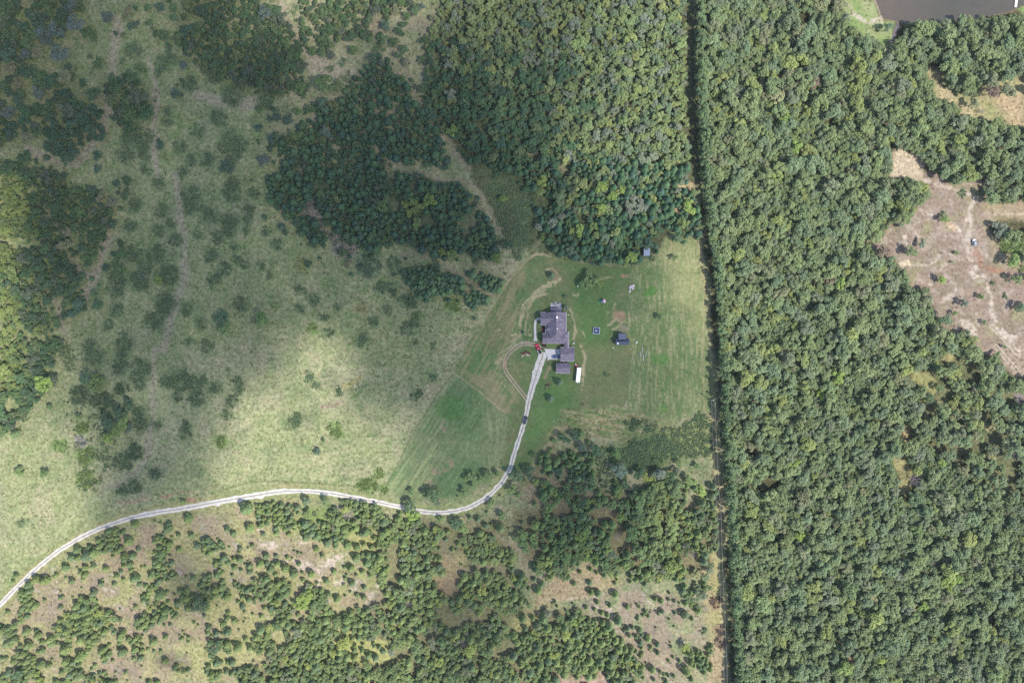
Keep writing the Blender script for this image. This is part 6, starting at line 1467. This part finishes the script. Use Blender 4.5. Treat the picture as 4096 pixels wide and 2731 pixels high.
# patio furniture
M_df = mat('dark_furniture', (.10,.09,.11), rough=.6)
x, y = W(2219, 1213.5, .7); t0 = empty('patio_table', (x,y,.1)); tag(t0, 'grey round patio table near the curved edge of the patio', 'table')
mb = MB(); mb.tube((0,0,.68),(0,0,.72),.55,.55,16); mb.build('tabletop', mat('grey_table', (.22,.21,.25), rough=.4), t0); mb = MB(); mb.tube((0,0,0),(0,0,.68),.06,.05,8); mb.build('leg', M_df, t0)
ch0 = None
for i, (px, py, a, lb) in enumerate(((2213.5,1212.5,90,'dark patio chair left of the patio table'),(2218.5,1217.5,0,'dark patio chair just below the patio table'),(2226,1215.5,-60,'dark patio chair right of the patio table'))):
    x, y = W(px, py, .5)
    if ch0 is None:
        ch0 = empty('patio_chair', (x,y,.1), R(a)); mb = MB(); mb.box(-.24,-.24,.4,.24,.24,.46); mb.build('seat', M_df, ch0); mb = MB(); mb.box(-.24,-.28,.46,.24,-.22,.95); mb.build('backrest', M_df, ch0)
        for sx in (-.2,.2):
            for sy in (-.2,.2): mb = MB(); mb.box(sx-.02,sy-.02,0,sx+.02,sy+.02,.4); mb.build('leg', M_df, ch0)
        c_ = ch0
    else:
        c_ = ch0.copy(); col.objects.link(c_); c_.location = (x,y,.1); c_.rotation_euler = (0,0,R(a))
        for k_ in list(ch0.children): d_ = k_.copy(); col.objects.link(d_); d_.parent = c_
    tag(c_, lb, 'chair', 'chairs on the patio')
x, y = W(2234.5, 1212.8, .9); mb = MB(); mb.tube((0,0,0),(0,0,.75),.32,.42,12); mb.tube((0,0,.75),(0,0,.95),.42,.2,12); g_ = mb.build('kettle_grill', M_blk, None, (x,y,.1)); tag(g_, 'black kettle grill at the upper right of the patio', 'grill')
x, y = W(2212.5, 1230.3, .5); bc = empty('patio_bench', (x,y,.1)); tag(bc, 'long dark bench on the patio beside the porch roof', 'bench')
mb = MB(); mb.box(-.85,-.16,.4,.85,.16,.46); mb.build('seat', M_df, bc)
for s in (-.7,.7): mb = MB(); mb.box(s-.05,-.14,0,s+.05,.14,.4); mb.build('leg', M_df, bc)
# pond dock
x, y = W(4060.3, 31); dk = empty('dock', (x,y,0), R(-6.5)); tag(dk, 'white plank dock reaching into the brown pond', 'dock')
mb = MB()
for i in range(46): mb.box(-.62, i*.4, .45, .62, i*.4+.36, .52)
mb.build('decking', M_white, dk)
for i in range(5):
    for s in (-.55,.55): mb = MB(); mb.tube((s,.5+i*4,-.2),(s,.5+i*4,.45),.08,.08,6); mb.build('post', M_wood, dk)

# ---------------------------------------------------------------- power line
M_pole = mat('grey_pole_wood', A(182,172,160,1.4), rough=.85, var=.15, scale=4)
M_wire = mat('aluminium_wire', (.34,.34,.36), rough=.6)
PH = 9.0
tops = [(2853,1601.5),(2878.5,2075),(2901,2623),(2925,3190)]
pl = []
for i, (px, py) in enumerate(tops):
    x, y = W(px, py, PH); pl.append((x, y))
    if i == 3: continue
    root = empty('utility_pole', (x, y, 0), R(3)); mb = MB(); mb.tube((0,0,-.1),(0,0,PH),.17,.12,10); mb.build('pole', M_pole, root)
    mb = MB(); mb.box(-1.1,-.06,PH-.55,1.1,.06,PH-.42); mb.build('crossarm', M_pole, root)
    for s in (-1,0,1): mb = MB(); mb.tube((s*.95,0,PH-.42 if s else PH),(s*.95,0,PH-.2 if s else PH+.2),.06,.04,8); mb.build('insulator', M_white, root)
    if i == 0: mb = MB(); mb.tube((.42,.1,PH-2.1),(.42,.1,PH-1.2),.26,.26,12); mb.build('transformer', M_fascia, root)
    tag(root, ('grey utility pole at the upper end of the wires, its shadow on the hay field','grey utility pole between dark trees and the bright strip, middle of the three','grey utility pole near the bottom edge beside the big wood')[i], 'utility pole', 'utility poles along the cleared strip')
for j, off in enumerate((-.9, .9)):
    mb = MB()
    for i in range(3):
        a = pl[i]; b_ = pl[i+1]; pr = None
        for k in range(17):
            t = k/16; z = PH-.2 - 4*1.1*t*(1-t)
            p = (a[0]+(b_[0]-a[0])*t+off, a[1]+(b_[1]-a[1])*t, z)
            if pr: mb.tube(pr, p, .03, .03, 5)
            pr = p
    o = mb.build('overhead_wire', M_wire); tag(o, ('left-hand','right-hand')[j] + ' overhead wire of the power line along the big wood', 'wire', 'overhead wires')

# ---------------------------------------------------------------- clouds above the camera that shade the land
SH = """1 1 1 1 4 7 5 5 6 7 8 8 9 9 9 9 9
1 1 1 1 1 3 2 2 4 6 8 8 9 9 9 9 9
0 0 0 0 0 0 0 1 3 7 8 9 9 9 9 9 9
5 0 0 0 0 0 0 0 2 5 8 9 9 9 9 9 9
7 1 0 0 0 0 0 0 1 3 4 9 9 9 9 9 9
8 2 0 0 0 1 1 1 3 3 4 8 9 9 9 9 9
8 4 1 1 2 7 2 1 3 3 3 6 9 9 9 9 9
9 7 1 2 8 8 7 3 3 3 3 8 9 9 9 9 9
9 8 3 4 9 9 9 6 3 2 4 9 9 9 9 9 9
9 9 8 3 8 9 9 5 4 6 8 9 9 9 9 9 9
9 9 9 7 8 9 9 5 6 8 9 9 9 9 9 9 9
9 9 9 9 9 9 9 7 8 9 9 9 9 9 9 9 9"""
SHA = np.array([[float(v) for v in r.split()] for r in SH.split('\n')])
def shade_at(px, py):
    u = np.clip(px/256, 0, 15.999); v = np.clip(py/256, 0, 10.999)
    iu = u.astype(int); iv = v.astype(int); fu = u-iu; fv = v-iv
    fu = fu*fu*(3-2*fu); fv = fv*fv*(3-2*fv)
    return (SHA[iv,iu]*(1-fu)+SHA[iv,iu+1]*fu)*(1-fv) + (SHA[iv+1,iu]*(1-fu)+SHA[iv+1,iu+1]*fu)*fv
ZC = 900.0
off = Vector((sdir.x, sdir.y)) * (ZC/sdir.z)
st_ = 7.0
cx = np.arange(-460, 461, st_); cy = np.arange(-360, 361, st_)
CX, CY = np.meshgrid(cx, cy)
px = 2048 + CX/S; py = 1365.5 - CY/S
wx = px + (fbm(px, py, 420, 301) - .5)*190; wy = py + (fbm(px, py, 420, 302) - .5)*190
v = shade_at(wx, wy)/9.0
for bx, by, rx, ry, am in ((1350,1480,110,100,.6), (600,1700,230,240,-.42), (1520,1600,130,90,-.28), (1000,1740,130,160,.35), (640,1960,140,80,-.3), (20,1080,90,260,.75), (780,2400,120,90,-.5), (1760,2450,200,130,-.4), (1700,2150,150,100,-.2), (1250,60,160,70,.4), (1100,1480,60,60,-.25), (2450,1150,100,120,-.1), (2750,1080,90,120,.35), (2240,1340,110,130,.16), (2300,1960,230,140,-.16)):
    v = v + am*np.exp(-((wx-bx)/rx)**2 - ((wy-by)/ry)**2)
v = np.clip(v, 0, 1)
v = v + (fbm(px, py, 300, 303, 4) - .5)*.40*(1-np.abs(v-.5)*1.2)
TR = np.clip(.145 + .855*((v-.45)*1.18+.45), .145, 1)
tau = -np.log(TR)
DENS = .085
th = np.where(TR > .93, 0, tau/DENS*sdir.z)
nyc, nxc = th.shape
# taper at the rim of the cloud so that it closes
vs = []; fs = []; idx = -np.ones((2, nyc, nxc), dtype=int)
ed = np.minimum.reduce([CX+460, 460-CX, CY+360, 360-CY]); th = th*np.clip(ed/60, 0, 1)
und = (fbm(px, py, 260, 304, 3)-.5)*22
inside = th > .4
for s in (0, 1):
    for j in range(nyc):
        for i in range(nxc):
            if inside[j, i] or inside[max(j-1,0):j+2, max(i-1,0):i+2].any():
                idx[s,j,i] = len(vs); t = max(th[j,i], .05)
                vs.append((CX[j,i], CY[j,i], und[j,i] + (t*.68 if s else -t*.32)))
for j in range(nyc-1):
    for i in range(nxc-1):
        q = [(j,i),(j,i+1),(j+1,i+1),(j+1,i)]
        if all(idx[0,a_,b_] >= 0 for a_,b_ in q) and any(inside[a_,b_] for a_,b_ in q):
            fs.append(tuple(int(idx[1,a_,b_]) for a_,b_ in q)); fs.append(tuple(int(idx[0,a_,b_]) for a_,b_ in q)[::-1])
            for (a_, b_), (c_, d_), (e_, f_) in (((j,i),(j,i+1),(j-1,i)),((j,i+1),(j+1,i+1),(j,i+1)),((j+1,i+1),(j+1,i),(j+1,i)),((j+1,i),(j,i),(j,i-1))):
                # neighbour cell across this side
                nb_ = {0:(j-1,i),1:(j,i+1),2:(j+1,i),3:(j,i-1)}[((a_,b_)==(j,i) and 0) or ((a_,b_)==(j,i+1) and 1) or ((a_,b_)==(j+1,i+1) and 2) or 3]
                nj, ni = nb_
                qq = [(nj,ni),(nj,ni+1),(nj+1,ni+1),(nj+1,ni)]
                ok = 0 <= nj < nyc-1 and 0 <= ni < nxc-1 and all(idx[0,u_,v_] >= 0 for u_,v_ in qq) and any(inside[u_,v_] for u_,v_ in qq)
                if not ok: fs.append((int(idx[0,a_,b_]), int(idx[0,c_,d_]), int(idx[1,c_,d_]), int(idx[1,a_,b_])))
mc = bpy.data.meshes.new('cloud'); mc.from_pydata(vs, [], fs); mc.update()
mcm = bpy.data.materials.new('cloud_vapour'); mcm.use_nodes = True
nt = mcm.node_tree; nt.nodes.clear(); o_ = nt.nodes.new('ShaderNodeOutputMaterial'); pv = nt.nodes.new('ShaderNodeVolumePrincipled')
pv.inputs['Density'].default_value = DENS; pv.inputs['Color'].default_value = (.95,.96,1,1); pv.inputs['Anisotropy'].default_value = .3
nt.links.new(pv.outputs['Volume'], o_.inputs['Volume'])
mc.materials.append(mcm)
cl = bpy.data.objects.new('cloud', mc); col.objects.link(cl); cl.location = (off.x, off.y, ZC)
tag(cl, 'broken white cloud high above the land, out of the picture, shading it', 'cloud', kind='structure')
# thin summer air between the ground and above the camera
hz = MB(); hz.box(-2200,-2200,-1.5,2200,2200,520)
hm = bpy.data.materials.new('summer_haze'); hm.use_nodes = True
nt = hm.node_tree; nt.nodes.clear(); o_ = nt.nodes.new('ShaderNodeOutputMaterial'); pv = nt.nodes.new('ShaderNodeVolumePrincipled')
pv.inputs['Density'].default_value = .00005; pv.inputs['Color'].default_value = (.97,.98,1,1)
nt.links.new(pv.outputs['Volume'], o_.inputs['Volume'])
ho = hz.build('haze', hm); tag(ho, 'thin pale summer haze in the air', 'haze', kind='stuff')
print('objects', len(bpy.data.objects))
